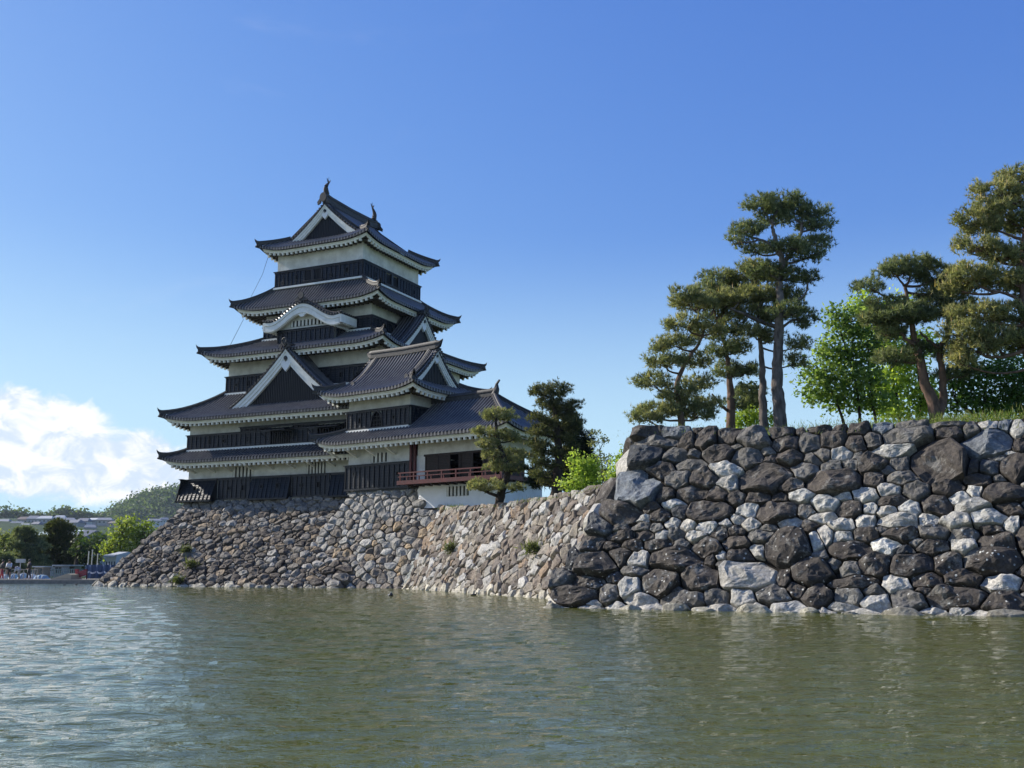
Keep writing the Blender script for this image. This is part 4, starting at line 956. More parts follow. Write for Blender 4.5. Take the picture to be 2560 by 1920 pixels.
sl_ = []; insL = lambda a, w: w * 0 < a < 27.7 - w * .88 and -.2 < w < 7.3
fill_seeds(sl_, insL, 0, 28.9, -.2, 7.4, .2, .42, 9000, 1.3, random.Random(44), 1.0)
stone_wall('fieldstone_side', KL2, sl_, insL, lambda a: 6.6 * KL2.sl, toneK, kbase, M_STONE, N=10, rings=3, gap=.04, bulge=.5, an=1.3, seed=45)
backing(kbase, [[KB.P(.25, -.5, -.16), KB.P(SK, -.5, -.16), KB.P(SK - .4, topK(0), -.16), KB.P(leftK(topK(0)) + .25, topK(0), -.16)], [KL2.P(0, -.5, -.2), KL2.P(28.6, -.5, -.2), KL2.P(22, 6.6 * KL2.sl, -.2), KL2.P(0, 6.6 * KL2.sl, -.2)],
    [kl(-9.1, -8.3, 6.6), kl(9.6, -8.3, 6.6), kl(9.6, 9, 6.6), kl(-9.1, 9, 6.6)], [kl(9.6, -8.3, 0), kl(9.6, -8.3, 6.6), kl(9.6, 9, 6.6), kl(9.6, 9, 0)], [kl(-9.1, 9, 0), kl(-9.1, 9, 6.6), kl(9.6, 9, 6.6), kl(9.6, 9, 0)]])
# ---- turret base ------------------------------------------------------
TB = Plane(tl(-3.3, -3.0, WZ), tl(8, -3.0, WZ), .47)
tbase = thing('stone_rampart', 'steeper stone base of grey and tan stones under the corner turret', 'stone wall')
topT = lambda a: (6.68 - .0) * TB.sl if a < 10.55 else 5.1 * TB.sl
leftT = lambda w: lerp(0, 3.75, w / (6.68 * TB.sl))
insT = lambda a, w: leftT(w) + .1 < a < 15.0 and -.2 < w < topT(a) - .04
st = []
for i in range(15): st.append((leftT(i * .5 + .1) + .30 + .14 * (i % 2), i * .5 + .1, .46, .33, 'C'))
fill_seeds(st, insT, -.4, 15, -.2, 7.5, .13, .36, 26000, 1.2, random.Random(51), 1.0)
def toneT(sd, tn, R, a, w):
    z = w / TB.sl
    c = R.choices([(.15, .13, .11), (.22, .19, .16), (.30, .29, .265), (.38, .375, .35), (.36, .27, .17)], (14, 24, 26, 12, 14 if 1.8 < z < 4.2 else 3))[0]
    if z > 4.6: c = R.choice([(.30, .29, .27), (.26, .25, .23), (.34, .33, .31)])
    if tn == 'C': c = (.33, .32, .30)
    k = R.uniform(.65, .98); return tuple(x * k for x in c)
stone_wall('fieldstone_face', TB, st, insT, topT, toneT, tbase, M_STONE, N=13, rings=4, gap=.035, bulge=.30, an=1.2, rot=radians(-8), rough=.11, seed=53, fs=.45, tilt=.18, leftf=leftT)
backing(tbase, [[TB.P(.15, -.4, -.15), TB.P(15, -.4, -.15), TB.P(15, 5.1 * TB.sl, -.15), TB.P(10.5, 5.1 * TB.sl, -.15), TB.P(10.5, 6.6 * TB.sl, -.15), TB.P(4.0, 6.6 * TB.sl, -.15)],
    [tl(.5, .15, 6.6), tl(7.2, .15, 6.6), tl(7.2, 7, 6.6), tl(.5, 7, 6.6)], [tl(7.2, .15, 5.1), tl(7.2, .15, 6.6), tl(7.2, 7, 6.6), tl(7.2, 7, 5.1)], [tl(.3, .1, 3.), tl(.5, .15, 6.6), tl(.5, 7, 6.6), tl(.3, 7, 3.)], [tl(7.2, -.6, 5.1), tl(14.8, -.6, 5.1), tl(14.8, 5, 5.1), tl(7.2, 5, 5.1)]])

# ================================================================== ground and water
def struct(o): o['kind'] = 'structure'; return o
def sheet(name, poly, mat, amp=.0):
    m = MB(); m.add([tuple(p) for p in poly], [tuple(range(len(poly)))]); return struct(m.build(name, mat))
mt = [MWL.P(a, w, -.3) for a, w in TOPM]
pl_ = [(-6.2, 76, 5.0)] + [(mt[0].x + .2, mt[0].y + .1, mt[0].z - .12)] + [(p.x, p.y, p.z - .05) for p in mt[1:]] + [(9.5, 38.0, 5.05), (26, 37.5, 5.05), (160, 40, 5.0), (160, 330, 5.0), (-2, 330, 5.0), (-6, 100, 5.0)]
sheet('castle_grounds', pl_, M_GRASS)
def near_plateau():
    m = MB(); n = 30; rows = []
    for i in range(n + 1):
        a = lerp(leftN(6.0) + .35, SMAX, i / n); base = NW.P(a, topN(a), -.28); row = []
        gk = .25 + .75 * max(0, min(1, (a - NW.pix(2020, 1065)[0]) / 1.2))
        for dist, dz in ((0, -.10), (.4, .05), (1.2, .22 * gk), (3, .52 * gk), (6, .85 * gk), (12, .8 * gk), (14, -1.3)):
            p = base + NW.m * dist; row.append((p.x, p.y, p.z + dz + .05 * mnoise.noise(Vector((p.x * .8, p.y * .8, 0)))))
        rows.append(row)
    m.grid(rows); o = m.build('grass_terrace', M_GRASS, None, True); return struct(o)
near_plateau()

def water_mat():
    m, nt, p, o = nmat('moat_water')
    n = tnoise(nt, .06, 4, .5, (1, 1, 1)); c = mixc(nt, ramp(nt, n, .35, .65), (.076, .086, .010), (.090, .096, .014))
    nt.links.new(c, p.inputs['Base Color']); p.inputs['Roughness'].default_value = .03; p.inputs['IOR'].default_value = 1.5; p.inputs['Specular IOR Level'].default_value = .7
    h1 = tnoise(nt, 2.4, 4, .55, (.55, 1.5, 1), dist=.3); h2 = tnoise(nt, 7, 4, .6, (.6, 1.3, 1), dist=.4); big = ramp(nt, tnoise(nt, .16, 3, .5, (1, 1, 1)), .3, .7, .55, 1.25)
    a = nt.nodes.new('ShaderNodeMath'); a.operation = 'MULTIPLY_ADD'; nt.links.new(h2, a.inputs[0]); a.inputs[1].default_value = .55; nt.links.new(h1, a.inputs[2])
    b = nt.nodes.new('ShaderNodeMath'); b.operation = 'MULTIPLY'; nt.links.new(a.outputs[0], b.inputs[0]); nt.links.new(big, b.inputs[1])
    bn = bump(nt, p, b.outputs[0], 1.0, .055)
    return m
M_WATER = water_mat()
def build_water():
    rows = []; Y = 2.2; ys = []
    while Y < 150: ys.append(Y); Y *= 1.0075
    ang = np.linspace(-.95, .95, 600); ys = np.array(ys)
    X = ys[:, None] * ang[None, :]; YY = np.repeat(ys[:, None], len(ang), 1)
    tt = np.clip((X + 5) / 9, 0, 1); shelter = 1.15 - .55 * tt * tt * (3 - 2 * tt); Z = np.zeros_like(X); g = np.random.default_rng(2)
    for i in range(70):
        lam = .13 * (1.3 / .13) ** g.random(); th = radians(97) + g.normal() * radians(24); k = 2 * pi / lam
        amp = .0058 * lam ** .95 * (1 if lam < .7 else .6)
        ph = g.random() * 6.28; fade = np.clip(lam / (YY * .0075 * 3.0), 0, 1) ** 2
        u = (cos(th) * X + sin(th) * YY); mod = .55 + .45 * np.sin(X * g.uniform(.2, .9) + YY * g.uniform(.1, .6) + g.random() * 6)
        s_ = np.sin(k * u + ph + .7 * np.sin(.35 * k * (-sin(th) * X + cos(th) * YY) * .3 + ph * 2))
        Z += amp * fade * shelter * mod * (s_ + .22 * np.cos(2 * (k * u + ph)))
    ny, nx = X.shape; co = np.stack([X, YY, Z + WZ], -1).reshape(-1, 3)
    idx = np.arange(ny * nx).reshape(ny, nx); q = np.stack([idx[:-1, :-1], idx[:-1, 1:], idx[1:, 1:], idx[1:, :-1]], -1).reshape(-1, 4)
    y0, y1 = ys[0], ys[-1]; L = -.95; Rr = .95; e = len(co)
    ex = np.array([(L * y0, y0, WZ), (Rr * y0, y0, WZ), (Rr * y1, y1, WZ), (L * y1, y1, WZ), (-220, -30, WZ), (220, -30, WZ), (220, y1, WZ), (-220, y1, WZ)])
    co = np.vstack([co, ex]); qq = np.array([(e, e + 4, e + 5, e + 1), (e + 1, e + 5, e + 6, e + 2), (e + 4, e, e + 3, e + 7)]); q = np.vstack([q, qq])
    me = bpy.data.meshes.new('moat_water'); me.from_pydata(co.tolist(), [], q.tolist()); me.materials.append(M_WATER)
    me.polygons.foreach_set('use_smooth', [True] * len(me.polygons)); me.update(); o = bpy.data.objects.new('moat_water', me); COL.objects.link(o); struct(o)
build_water()
bed = MB(); bed.add([(-2500, -60, -.6), (2500, -60, -.6), (2500, 3500, -.6), (-2500, 3500, -.6)], [(0, 1, 2, 3)]); struct(bed.build('ground', simple('moat_bed_soil', (.06, .055, .03), (.04, .04, .02), .95, .2)))
# ================================================================== trees
def limb(mb, pts, r0, r1, n=8, sub=4, wob=.0, seed=0):
    """tapered smooth tube through pts"""
    P = [Vector(p) for p in pts]; out = []; R = random.Random(seed)
    for i in range(len(P) - 1):
        a = P[max(i - 1, 0)]; b = P[i]; c = P[i + 1]; d = P[min(i + 2, len(P) - 1)]
        for k in range(sub):
            t = k / sub; out.append(.5 * ((2 * b) + (c - a) * t + (2 * a - 5 * b + 4 * c - d) * t * t + (3 * b - a - 3 * c + d) * t ** 3) + Vector((R.uniform(-wob, wob), R.uniform(-wob, wob), R.uniform(-wob, wob))))
    out.append(P[-1]); m = len(out); mb.tube(out, [lerp(r0, r1, (i / (m - 1)) ** .8) for i in range(m)], n); return out
def pads_mesh(name, pads, parent, size=.16, width=.026, dens=1.0, greens=((.045, .062, .022), (.07, .085, .028), (.12, .11, .035)), candles=.12, flat=.5, seed=1, needles=9, mat=None):
    """pads: (centre, rx, ry, rz). Clumps of needle tufts spread over each pad's shell; many small blades, no shared faces"""
    g = np.random.default_rng(seed); TV = []; TC = []
    G = np.array(greens)
    for (c, rx, ry, rz) in pads:
        c = np.array(c); area = (rx * ry + rx * rz + ry * rz) / 3 * 4 * pi * .5
        nc = max(6, int(area * 27 * dens)); cr = .20 * (size / .16)
        u = g.normal(size=(nc, 3)); u /= np.linalg.norm(u, axis=1)[:, None]; u[:, 2] = np.where(u[:, 2] < 0, u[:, 2] * flat, u[:, 2])
        rad = g.uniform(.62, 1.05, nc) ** .8; wob = 1 + .22 * np.sin(u[:, 0] * 5 + c[0]) * np.cos(u[:, 1] * 4 + c[2] * 3)
        cc = c + u * np.array([rx, ry, rz]) * (rad * wob)[:, None]
        nt = 9; m = nc * nt
        base = np.repeat(cc, nt, 0) + g.normal(size=(m, 3)) * cr * np.array([.55, .55, .38]); out = np.repeat(u, nt, 0) * np.array([.6, .6, .5]) + np.array([0, 0, .75])
        tone = np.repeat(g.random(nc), nt) * .6 + g.random(m) * .4
        base = np.repeat(base, needles, 0); d = np.repeat(out, needles, 0) + g.normal(size=(m * needles, 3)) * .75; d /= np.linalg.norm(d, axis=1)[:, None]
        L = size * g.uniform(.7, 1.2, m * needles)[:, None]; s = np.cross(d, g.normal(size=d.shape)); s /= np.linalg.norm(s, axis=1)[:, None] + 1e-9
        tip = base + d * L; w = width * g.uniform(.7, 1.3, len(d))[:, None]
        TV.append(np.stack([base - s * w * .5, base + s * w * .5, tip], 1).reshape(-1, 3))
        t = np.repeat(tone, needles)[:, None]; col = np.where(t < .5, G[0] + (G[1] - G[0]) * t * 2, G[1] + (G[2] - G[1]) * (t - .5) * 2) * g.uniform(.75, 1.25, (len(t), 1)); TC.append(col)
        if candles:
            top = cc[u[:, 2] > .05]; k = int(len(top) * candles * 7)
            if k:
                b = top[g.integers(0, len(top), k)] + g.normal(size=(k, 3)) * np.array([.16, .16, .05]); dd = np.array([0, 0, 1.]) + g.normal(size=(k, 3)) * .15
                tp = b + dd * size * g.uniform(1.0, 1.7, (k, 1)); ss = np.cross(dd, g.normal(size=dd.shape)); ss /= np.linalg.norm(ss, axis=1)[:, None]
                TV.append(np.stack([b - ss * width * .6, b + ss * width * .6, tp], 1).reshape(-1, 3)); TC.append(np.tile(np.array([[.50, .38, .17]]), (k, 1)) * g.uniform(.7, 1.2, (k, 1)))
    return mesh_np(name, np.concatenate(TV), 3, mat or M_NEEDLE, parent, np.concatenate(TC))
def leaves_mesh(name, blobs, parent, size=.13, dens=1.0, greens=((.05, .09, .015), (.11, .18, .03), (.24, .32, .05)), seed=1, mat=None, shell=.45):
    g = np.random.default_rng(seed); TV = []; TC = []; G = np.array(greens)
    for (c, rx, ry, rz) in blobs:
        c = np.array(c); vol = rx * ry * rz * 4.19; nc = max(8, int((rx * rz * pi) * 30 * dens / (size / .13) ** 2))
        u = g.normal(size=(nc, 3)); u /= np.linalg.norm(u, axis=1)[:, None]; rad = g.uniform(shell ** 2, 1.1, nc) ** .5
        cc = c + u * np.array([rx, ry, rz]) * (rad * (1 + .2 * np.sin(u[:, 0] * 6 + u[:, 2] * 5 + c[0])))[:, None]
        nl = 12; m = nc * nl; b = np.repeat(cc, nl, 0) + g.normal(size=(m, 3)) * size * 1.5 * np.array([1, 1, .8])
        n = np.repeat(u, nl, 0) * .5 + g.normal(size=(m, 3)) * .7 + np.array([0, 0, .5]); n /= np.linalg.norm(n, axis=1)[:, None]
        a = np.cross(n, g.normal(size=n.shape)); a /= np.linalg.norm(a, axis=1)[:, None]; bb = np.cross(n, a); L = size * g.uniform(.5, 1.0, (m, 1))
        TV.append(np.stack([b - a * L, b - bb * L * .55, b + a * L, b + bb * L * .55], 1).reshape(-1, 3))
        t = (np.repeat(g.random(nc), nl) * .7 + g.random(m) * .3)[:, None]
        TC.append(np.where(t < .5, G[0] + (G[1] - G[0]) * t * 2, G[1] + (G[2] - G[1]) * (t - .5) * 2) * g.uniform(.8, 1.2, (m, 1)))
    return mesh_np(name, np.concatenate(TV), 4, mat or M_LEAF, parent, np.concatenate(TC))
PXM = lambda Y: Y / F           # metres per source pixel at depth Y
def pine(label, Y, trunk, r0, pads, branches=(), bark=None, seed=1, group=None, greens=None, size=.16, dens=1.0, cat='pine tree', trunks=(), depth=.8, candles=.12, zoff=0.0, width=.026, padk=1.0):
    """trunk: [(u,v,dy)], pads: [(u,v,ru,rv,dy)] in photo pixels at depth Y; branches: [(path, r0, r1)]"""
    R = random.Random(seed); base = at(trunk[0][0], trunk[0][1], Y + trunk[0][2]); root = thing('pine_tree', label, cat, base - Vector((0, 0, .25)), 0, group)
    org = Vector(root.location); tp = [at(u, v, Y + dy) - org for u, v, dy in trunk]; tp[0].z = 0 - .1
    mb = MB(); spine = limb(mb, tp, r0, r0 * .22, 10, 5, .02 * r0 / .2, seed)
    allp = list(spine)
    for tr, a, b in trunks: allp += limb(mb, [at(u, v, Y + dy) - org for u, v, dy in tr], a, b, 9, 5, .02, seed + 3)
    for tr, a, b in branches: allp += limb(mb, [at(u, v, Y + dy) - org for u, v, dy in tr], a, b, 6, 4, .02, seed + 5)
    P = []
    for u, v, ru, rv, dy in pads:
        c = at(u, v, Y + dy) - org; s = PXM(Y); rx, rz = ru * s * 1.1, rv * s * 1.12; ry = max(rx * depth, .35); rx *= padk; rz *= padk; P.append((c, rx, ry, rz))
        # limb from the nearest lower trunk point, forking under the pad
        cand = [q for q in allp if q.z < c.z + .1] or allp; q = min(cand, key=lambda q: (q - c).length + max(0, (q.z - c.z)) * 2 + (.5 * abs(q.z - c.z + .3)))
        m1 = q.lerp(c, .5) + Vector((R.uniform(-.15, .15), R.uniform(-.15, .15), -.12 * (c - q).length)); e0 = c - Vector((0, 0, rz * .3))
        rb = min(.10, .035 + .02 * rx) * (r0 / .2) ** .3; limb(mb, [q, m1, e0], rb, rb * .5, 6, 4, .02, seed)
        for k in range(max(3, int(rx * 5))):
            a = R.uniform(0, 2 * pi); e = c + Vector((cos(a) * rx * R.uniform(.5, .9), sin(a) * ry * R.uniform(.5, .9), R.uniform(-.25, .35) * rz)); st = m1.lerp(e0, R.uniform(.4, 1))
            limb(mb, [st, st.lerp(e, .55) + Vector((0, 0, -.06)), e], rb * .45, rb * .15, 4, 3, .02, seed + k)
    mb.build('trunk', bark or M_BARK, root, True)
    kw = {'greens': greens} if greens else {}
    pads_mesh('crown', P, root, size=size, dens=dens, seed=seed, candles=candles, width=width, **kw)
    return root
GA = ((.070, .092, .050), (.215, .235, .115), (.47, .44, .24))       # olive green with brown new shoots
GB = ((.050, .075, .046), (.155, .190, .100), (.31, .33, .18))      # darker green
GD = ((.030, .045, .024), (.085, .10, .048), (.19, .18, .085))
GR = 'pines on the stone terraces'
# small cloud-pruned pine in front of the pavilion
pine('small cloud-pruned pine with separate flat tufts, in front of the red balcony', 57.2, [(1246, 1266, 0), (1251, 1240, .1), (1263, 1205, .1), (1268, 1175, 0), (1258, 1140, -.1), (1246, 1105, 0), (1241, 1070, 0), (1240, 1040, 0)], .29,
     [(1243, 1039, 44, 17, 0), (1205, 1078, 24, 9, -.3), (1262, 1088, 34, 12, .2), (1222, 1110, 26, 17, -.4), (1285, 1095, 24, 10, .3), (1230, 1135, 27, 13, -.2), (1285, 1142, 36, 20, .4), (1252, 1167, 34, 16, -.3), (1290, 1172, 26, 14, .3), (1218, 1216, 44, 16, -.5), (1190, 1212, 20, 11, -.3), (1285, 1222, 20, 10, .3)],
     branches=[([(1250, 1240, 0), (1225, 1233, -.2), (1195, 1222, -.4)], .12, .05)], bark=M_BARKD, seed=2, group=GR, greens=GA, size=.15, dens=.95, width=.03, padk=.9)
# second, taller dark pine beside the pavilion
pine('tall dense dark pine beside the right end of the pavilion', 53.5, [(1388, 1240, 0), (1393, 1205, 0), (1396, 1150, .1), (1395, 1100, 0), (1392, 1060, 0), (1385, 1020, 0), (1380, 985, 0)], .33,
     [(1352, 978, 34, 18, -.3), (1395, 978, 40, 22, 0), (1375, 1010, 48, 24, .3), (1432, 1015, 30, 18, 0), (1410, 1035, 40, 22, .4), (1345, 1045, 26, 16, -.4), (1395, 1060, 46, 24, .2), (1435, 1068, 24, 26, .3), (1350, 1078, 34, 20, -.4), (1400, 1095, 42, 24, .4), (1345, 1112, 30, 18, -.5), (1375, 1130, 44, 20, 0), (1425, 1120, 30, 26, .5), (1345, 1150, 26, 20, -.4), (1380, 1165, 34, 18, .3), (1420, 1160, 30, 22, .4), (1350, 1185, 26, 14, -.3), (1362, 1206, 24, 12, .2)],
     bark=M_BARKD, seed=5, group=GR, greens=GD, size=.17, dens=.85, width=.03, padk=.7)
# pines on the near terrace
pine('leftmost terrace pine, low and wide with brownish layered boughs, over the wall corner', 37.5, [(1706, 1068, 0), (1700, 1020, 0), (1692, 960, .1), (1718, 900, .1), (1752, 850, 0), (1765, 800, 0)], .15,
     [(1740, 760, 56, 22, .2), (1795, 745, 40, 20, .4), (1710, 745, 34, 24, -.2), (1720, 812, 50, 20, -.3), (1770, 830, 40, 16, .3), (1690, 858, 44, 18, -.2), (1650, 868, 26, 11, -.3), (1660, 905, 44, 15, -.3), (1735, 905, 40, 18, .4), (1635, 955, 42, 18, -.4), (1690, 985, 44, 18, -.1), (1755, 960, 34, 18, .4), (1640, 1030, 52, 16, -.2), (1700, 1020, 50, 16, .2), (1620, 1046, 36, 13, -.5), (1770, 1010, 40, 16, .4), (1745, 1036, 40, 12, .2)],
     bark=M_BARK, seed=11, group=GR, greens=GA, dens=1.0)
pine('reddish-trunked pine standing second from the wall corner on the terrace', 39.0, [(1826, 1070, 0), (1828, 1010, 0), (1824, 960, 0), (1822, 915, .1), (1812, 870, .1), (1800, 820, 0)], .20,
     [(1800, 700, 50, 22, 0), (1840, 715, 46, 22, .3), (1770, 735, 46, 20, -.3), (1820, 750, 60, 20, -.2), (1800, 785, 40, 22, .3), (1830, 820, 34, 24, -.2), (1800, 870, 34, 30, -.3), (1850, 870, 30, 20, .2), (1820, 930, 34, 24, .2), (1865, 925, 32, 18, .3), (1870, 985, 34, 20, .5), (1855, 1010, 34, 14, .2)],
     branches=[([(1824, 1030, 0), (1800, 1010, -.2), (1780, 985, -.4)], .07, .03)], bark=M_BARK, seed=13, group=GR, greens=GB, dens=1.0)
pine('slim pine with grey trunk standing just left of the tallest pine', 38.0, [(1910, 1070, 0), (1907, 1010, 0), (1906, 940, 0), (1903, 880, 0), (1898, 830, .1), (1893, 780, 0)], .19,
     [(1880, 680, 50, 20, 0), (1920, 690, 40, 20, .4), (1905, 740, 60, 20, -.2), (1960, 745, 44, 20, .2), (1850, 745, 40, 18, -.3), (1880, 785, 44, 20, .3), (1930, 790, 44, 16, .2), (1880, 830, 30, 20, -.3), (1935, 845, 30, 12, .2), (1995, 860, 24, 22, .5), (1990, 905, 22, 20, .5)],
     branches=[([(1950, 822, 0), (1905, 805, -.3), (1860, 785, -.5), (1825, 770, -.5)], .10, .04)], bark=M_BARKG, seed=17, group=GR, greens=GA, dens=1.0)
pine('tallest terrace pine with long bare pale grey trunk and high flat-topped crown', 37.0, [(1953, 1072, 0), (1948, 1010, 0), (1942, 950, 0), (1945, 880, 0), (1948, 810, 0), (1950, 740, 0), (1948, 690, .1), (1956, 655, 0), (1945, 620, -.1), (1935, 585, 0), (1930, 560, 0)], .26,
     [(1905, 512, 44, 18, -.2), (1955, 505, 50, 20, .1), (1985, 525, 40, 20, .3), (1940, 545, 44, 18, .2), (2035, 530, 34, 20, .2), (2050, 560, 30, 18, 0), (2015, 560, 30, 16, .4), (1860, 575, 34, 18, -.3), (1845, 603, 26, 9, -.3), (1888, 570, 26, 14, 0), (1885, 625, 26, 12, 0), (1930, 620, 34, 14, .3), (1980, 615, 44, 14, -.3), (2040, 610, 40, 13, .2), (2020, 640, 36, 15, -.1), (1920, 680, 40, 18, 0), (1975, 690, 44, 18, .3), (2020, 695, 28, 13, .2), (1975, 780, 44, 18, -.3), (2010, 800, 28, 24, .3)],
     trunks=[([(1952, 668, 0), (1972, 640, .1), (1990, 615, .1), (2002, 585, .1), (2004, 560, .1)], .11, .05)],
     branches=[([(1945, 625, 0), (1915, 605, -.2), (1885, 595, -.3), (1862, 585, -.3)], .06, .03), ([(1950, 822, 0), (1975, 805, .2), (2000, 795, .3)], .07, .03), ([(1975, 755, .1), (2005, 745, .2), (2018, 722, .2)], .05, .03), ([(1960, 660, 0), (2000, 652, .1), (2030, 640, .1)], .06, .03)],
     bark=M_BARKG, seed=19, group=GR, greens=GB, dens=1.0)
pine('twin-trunked pine forking from its base, with flat dark crown, right of the tall pines', 34.5, [(2343, 1058, 0), (2334, 1010, 0), (2312, 960, 0), (2303, 905, 0), (2290, 862, .1), (2280, 820, 0), (2272, 765, 0), (2262, 715, 0)], .24,
     [(2275, 665, 62, 18, 0), (2235, 678, 46, 14, -.2), (2175, 715, 32, 16, -.2), (2335, 690, 54, 22, .3), (2365, 715, 44, 20, .2), (2220, 765, 44, 20, -.2), (2270, 790, 80, 20, -.3), (2205, 800, 50, 16, 0), (2225, 830, 44, 18, .2), (2345, 775, 60, 24, 0), (2395, 760, 40, 20, .3), (2240, 895, 54, 18, .2), (2300, 870, 36, 12, .3), (2375, 880, 36, 20, .2), (2390, 935, 40, 16, .4), (2330, 740, 40, 16, .3)],
     trunks=[([(2346, 1035, 0), (2357, 1000, .1), (2356, 935, .1), (2348, 872, .1), (2368, 845, 0), (2370, 790, 0)], .16, .07)],
     branches=[([(2290, 862, 0), (2262, 845, 0), (2245, 820, 0)], .08, .04), ([(2350, 872, 0), (2320, 850, 0), (2300, 830, 0)], .07, .03)],
     bark=M_BARK, seed=23, group=GR, greens=GB, dens=1.05)
pine('large bushy pine with tan new shoots, cut off by the right edge of the picture', 33.0, [(2600, 1058, 0), (2592, 960, 0), (2570, 860, 0), (2562, 780, 0), (2560, 700, 0), (2560, 600, 0), (2575, 520, 0)], .30,
     [(2545, 440, 50, 22, 0), (2490, 480, 48, 24, -.2), (2560, 500, 60, 30, .2), (2470, 520, 50, 24, -.2), (2440, 550, 46, 20, -.3), (2520, 545, 60, 26, .1), (2455, 575, 40, 16, 0), (2580, 570, 60, 30, .4), (2440, 615, 56, 15, -.3), (2490, 640, 40, 18, -.1), (2545, 645, 50, 26, .2), (2430, 690, 60, 24, -.2), (2500, 700, 60, 26, .2), (2560, 715, 50, 30, .3), (2400, 720, 44, 20, 0), (2450, 785, 70, 24, -.2), (2530, 790, 60, 28, 0), (2420, 830, 60, 24, -.2), (2500, 850, 70, 28, 0), (2440, 870, 60, 20, -.1), (2560, 860, 50, 30, .3), (2620, 760, 60, 40, .3), (2630, 640, 60, 40, .4), (2640, 880, 50, 40, 0), (2400, 905, 30, 12, 0), (2620, 480, 60, 40, .4)],
     branches=[([(2570, 870, 0), (2520, 890, -.1), (2475, 893, -.2)], .09, .04), ([(2562, 760, 0), (2535, 742, -.1), (2500, 730, -.2)], .08, .04), ([(2560, 600, 0), (2530, 590, -.1), (2490, 575, -.2)], .07, .03)],
     bark=M_BARK, seed=29, group=GR, greens=((.085, .108, .055), (.24, .255, .125), (.50, .45, .23)), dens=.95, candles=.3, width=.03)
# broadleaf trees on the terrace
def leafy(label, Y, base, stems, blobs, r=.08, seed=1, greens=None, size=.13, dens=1.0, name='leafy_tree', cat='tree', group=None, bark=None, mat=None):
    b = at(base[0], base[1], Y); root = thing(name, label, cat, b - Vector((0, 0, .3)), 0, group); org = Vector(root.location); R = random.Random(seed)
    mb = MB(); pts = []
    for st in stems: pts += limb(mb, [at(u, v, Y + dy) - org for u, v, dy in st], r, r * .25, 6, 4, .02, seed)
    B = []
    for u, v, ru, rv, dy in blobs:
        c = at(u, v, Y + dy) - org; s = PXM(Y); B.append((c, ru * s, max(ru * s * .8, .2), rv * s))
        q = min(pts, key=lambda q: (q - c).length + max(0, q.z - c.z) * 2)
        for k in range(4): e = c + Vector((R.uniform(-.7, .7) * ru * s, R.uniform(-.5, .5) * ru * s, R.uniform(-.5, .7) * rv * s)); limb(mb, [q, q.lerp(e, .5) + Vector((0, 0, .05)), e], r * .35, r * .1, 4, 3, .01, seed + k)
    mb.build('trunk', bark or M_BARKD, root, True); kw = {'greens': greens} if greens else {}
    leaves_mesh('crown', B, root, size=size, dens=dens, seed=seed, mat=mat, **kw); return root
LG = ((.130, .208, .039), (.299, .403, .072), (.585, .676, .143)); LD = ((.080, .145, .043), (.174, .261, .072), (.362, .450, .116))
GL = 'broadleaf trees behind the terrace pines'
leafy('bright yellow-green leafy tree behind and left of the twin-trunked pine', 41, (2150, 1062), [[(2150, 1062, 0), (2140, 960, 0), (2110, 860, 0), (2095, 800, 0)], [(2190, 1062, 0), (2175, 960, 0), (2170, 860, 0)], [(2110, 1062, 0), (2085, 990, 0), (2050, 940, 0)]],
      [(2088, 790, 30, 30, 0), (2110, 835, 44, 30, 0), (2150, 800, 40, 50, 0), (2075, 880, 46, 30, 0), (2130, 890, 50, 36, .2), (2185, 870, 44, 46, 0), (2040, 930, 44, 26, -.2), (2100, 945, 60, 34, 0), (2170, 950, 50, 34, 0), (2040, 980, 50, 26, 0), (2110, 1000, 60, 30, .2), (2190, 1005, 50, 30, 0)], .07, 41, LD, .125, 1.25, group=GL)
leafy('tall light green tree filling the gap behind the twin-trunked pine', 42.5, (2250, 1062), [[(2250, 1062, 0), (2240, 980, 0), (2215, 870, 0), (2200, 780, 0)], [(2300, 1060, 0), (2300, 980, 0), (2290, 900, 0)]],
      [(2160, 760, 36, 36, 0), (2195, 790, 40, 40, 0), (2210, 850, 50, 40, 0), (2250, 900, 50, 40, 0), (2300, 860, 44, 40, .3), (2220, 960, 60, 40, 0), (2290, 960, 60, 44, 0), (2250, 1020, 70, 30, 0), (2320, 1010, 40, 34, 0), (2255, 770, 44, 36, .2)], .08, 43, LG, .13, 1.2, group=GL)
leafy('broad green tree behind the right-edge pine, trunk leaning to the right', 41.5, (2460, 1058), [[(2440, 1040, 0), (2400, 1010, 0), (2380, 1000, 0)], [(2460, 1058, 0), (2462, 990, 0), (2470, 930, 0)], [(2560, 1058, 0), (2540, 980, 0), (2530, 930, 0)]],
      [(2400, 960, 50, 34, 0), (2460, 940, 54, 40, 0), (2530, 920, 54, 44, 0), (2400, 1010, 50, 26, 0), (2460, 1000, 54, 34, .2), (2530, 990, 54, 40, 0), (2590, 960, 50, 50, 0), (2500, 1030, 60, 20, 0), (2570, 1030, 40, 20, 0), (2420, 905, 30, 24, 0)], .09, 47, ((.04, .085, .02), (.08, .15, .03), (.16, .23, .05)), .12, 1.2, group=GL)
leafy('low bright green bush between the pine trunks on the terrace', 40.5, (1865, 1066), [[(1865, 1066, 0), (1865, 1030, 0)], [(1885, 1066, 0), (1890, 1035, 0)]], [(1855, 1050, 32, 20, 0), (1885, 1038, 24, 22, 0), (1840, 1058, 20, 10, 0), (1925, 1045, 20, 20, 0)], .03, 49, LG, .10, 1.4, 'leafy_bush', 'bush')
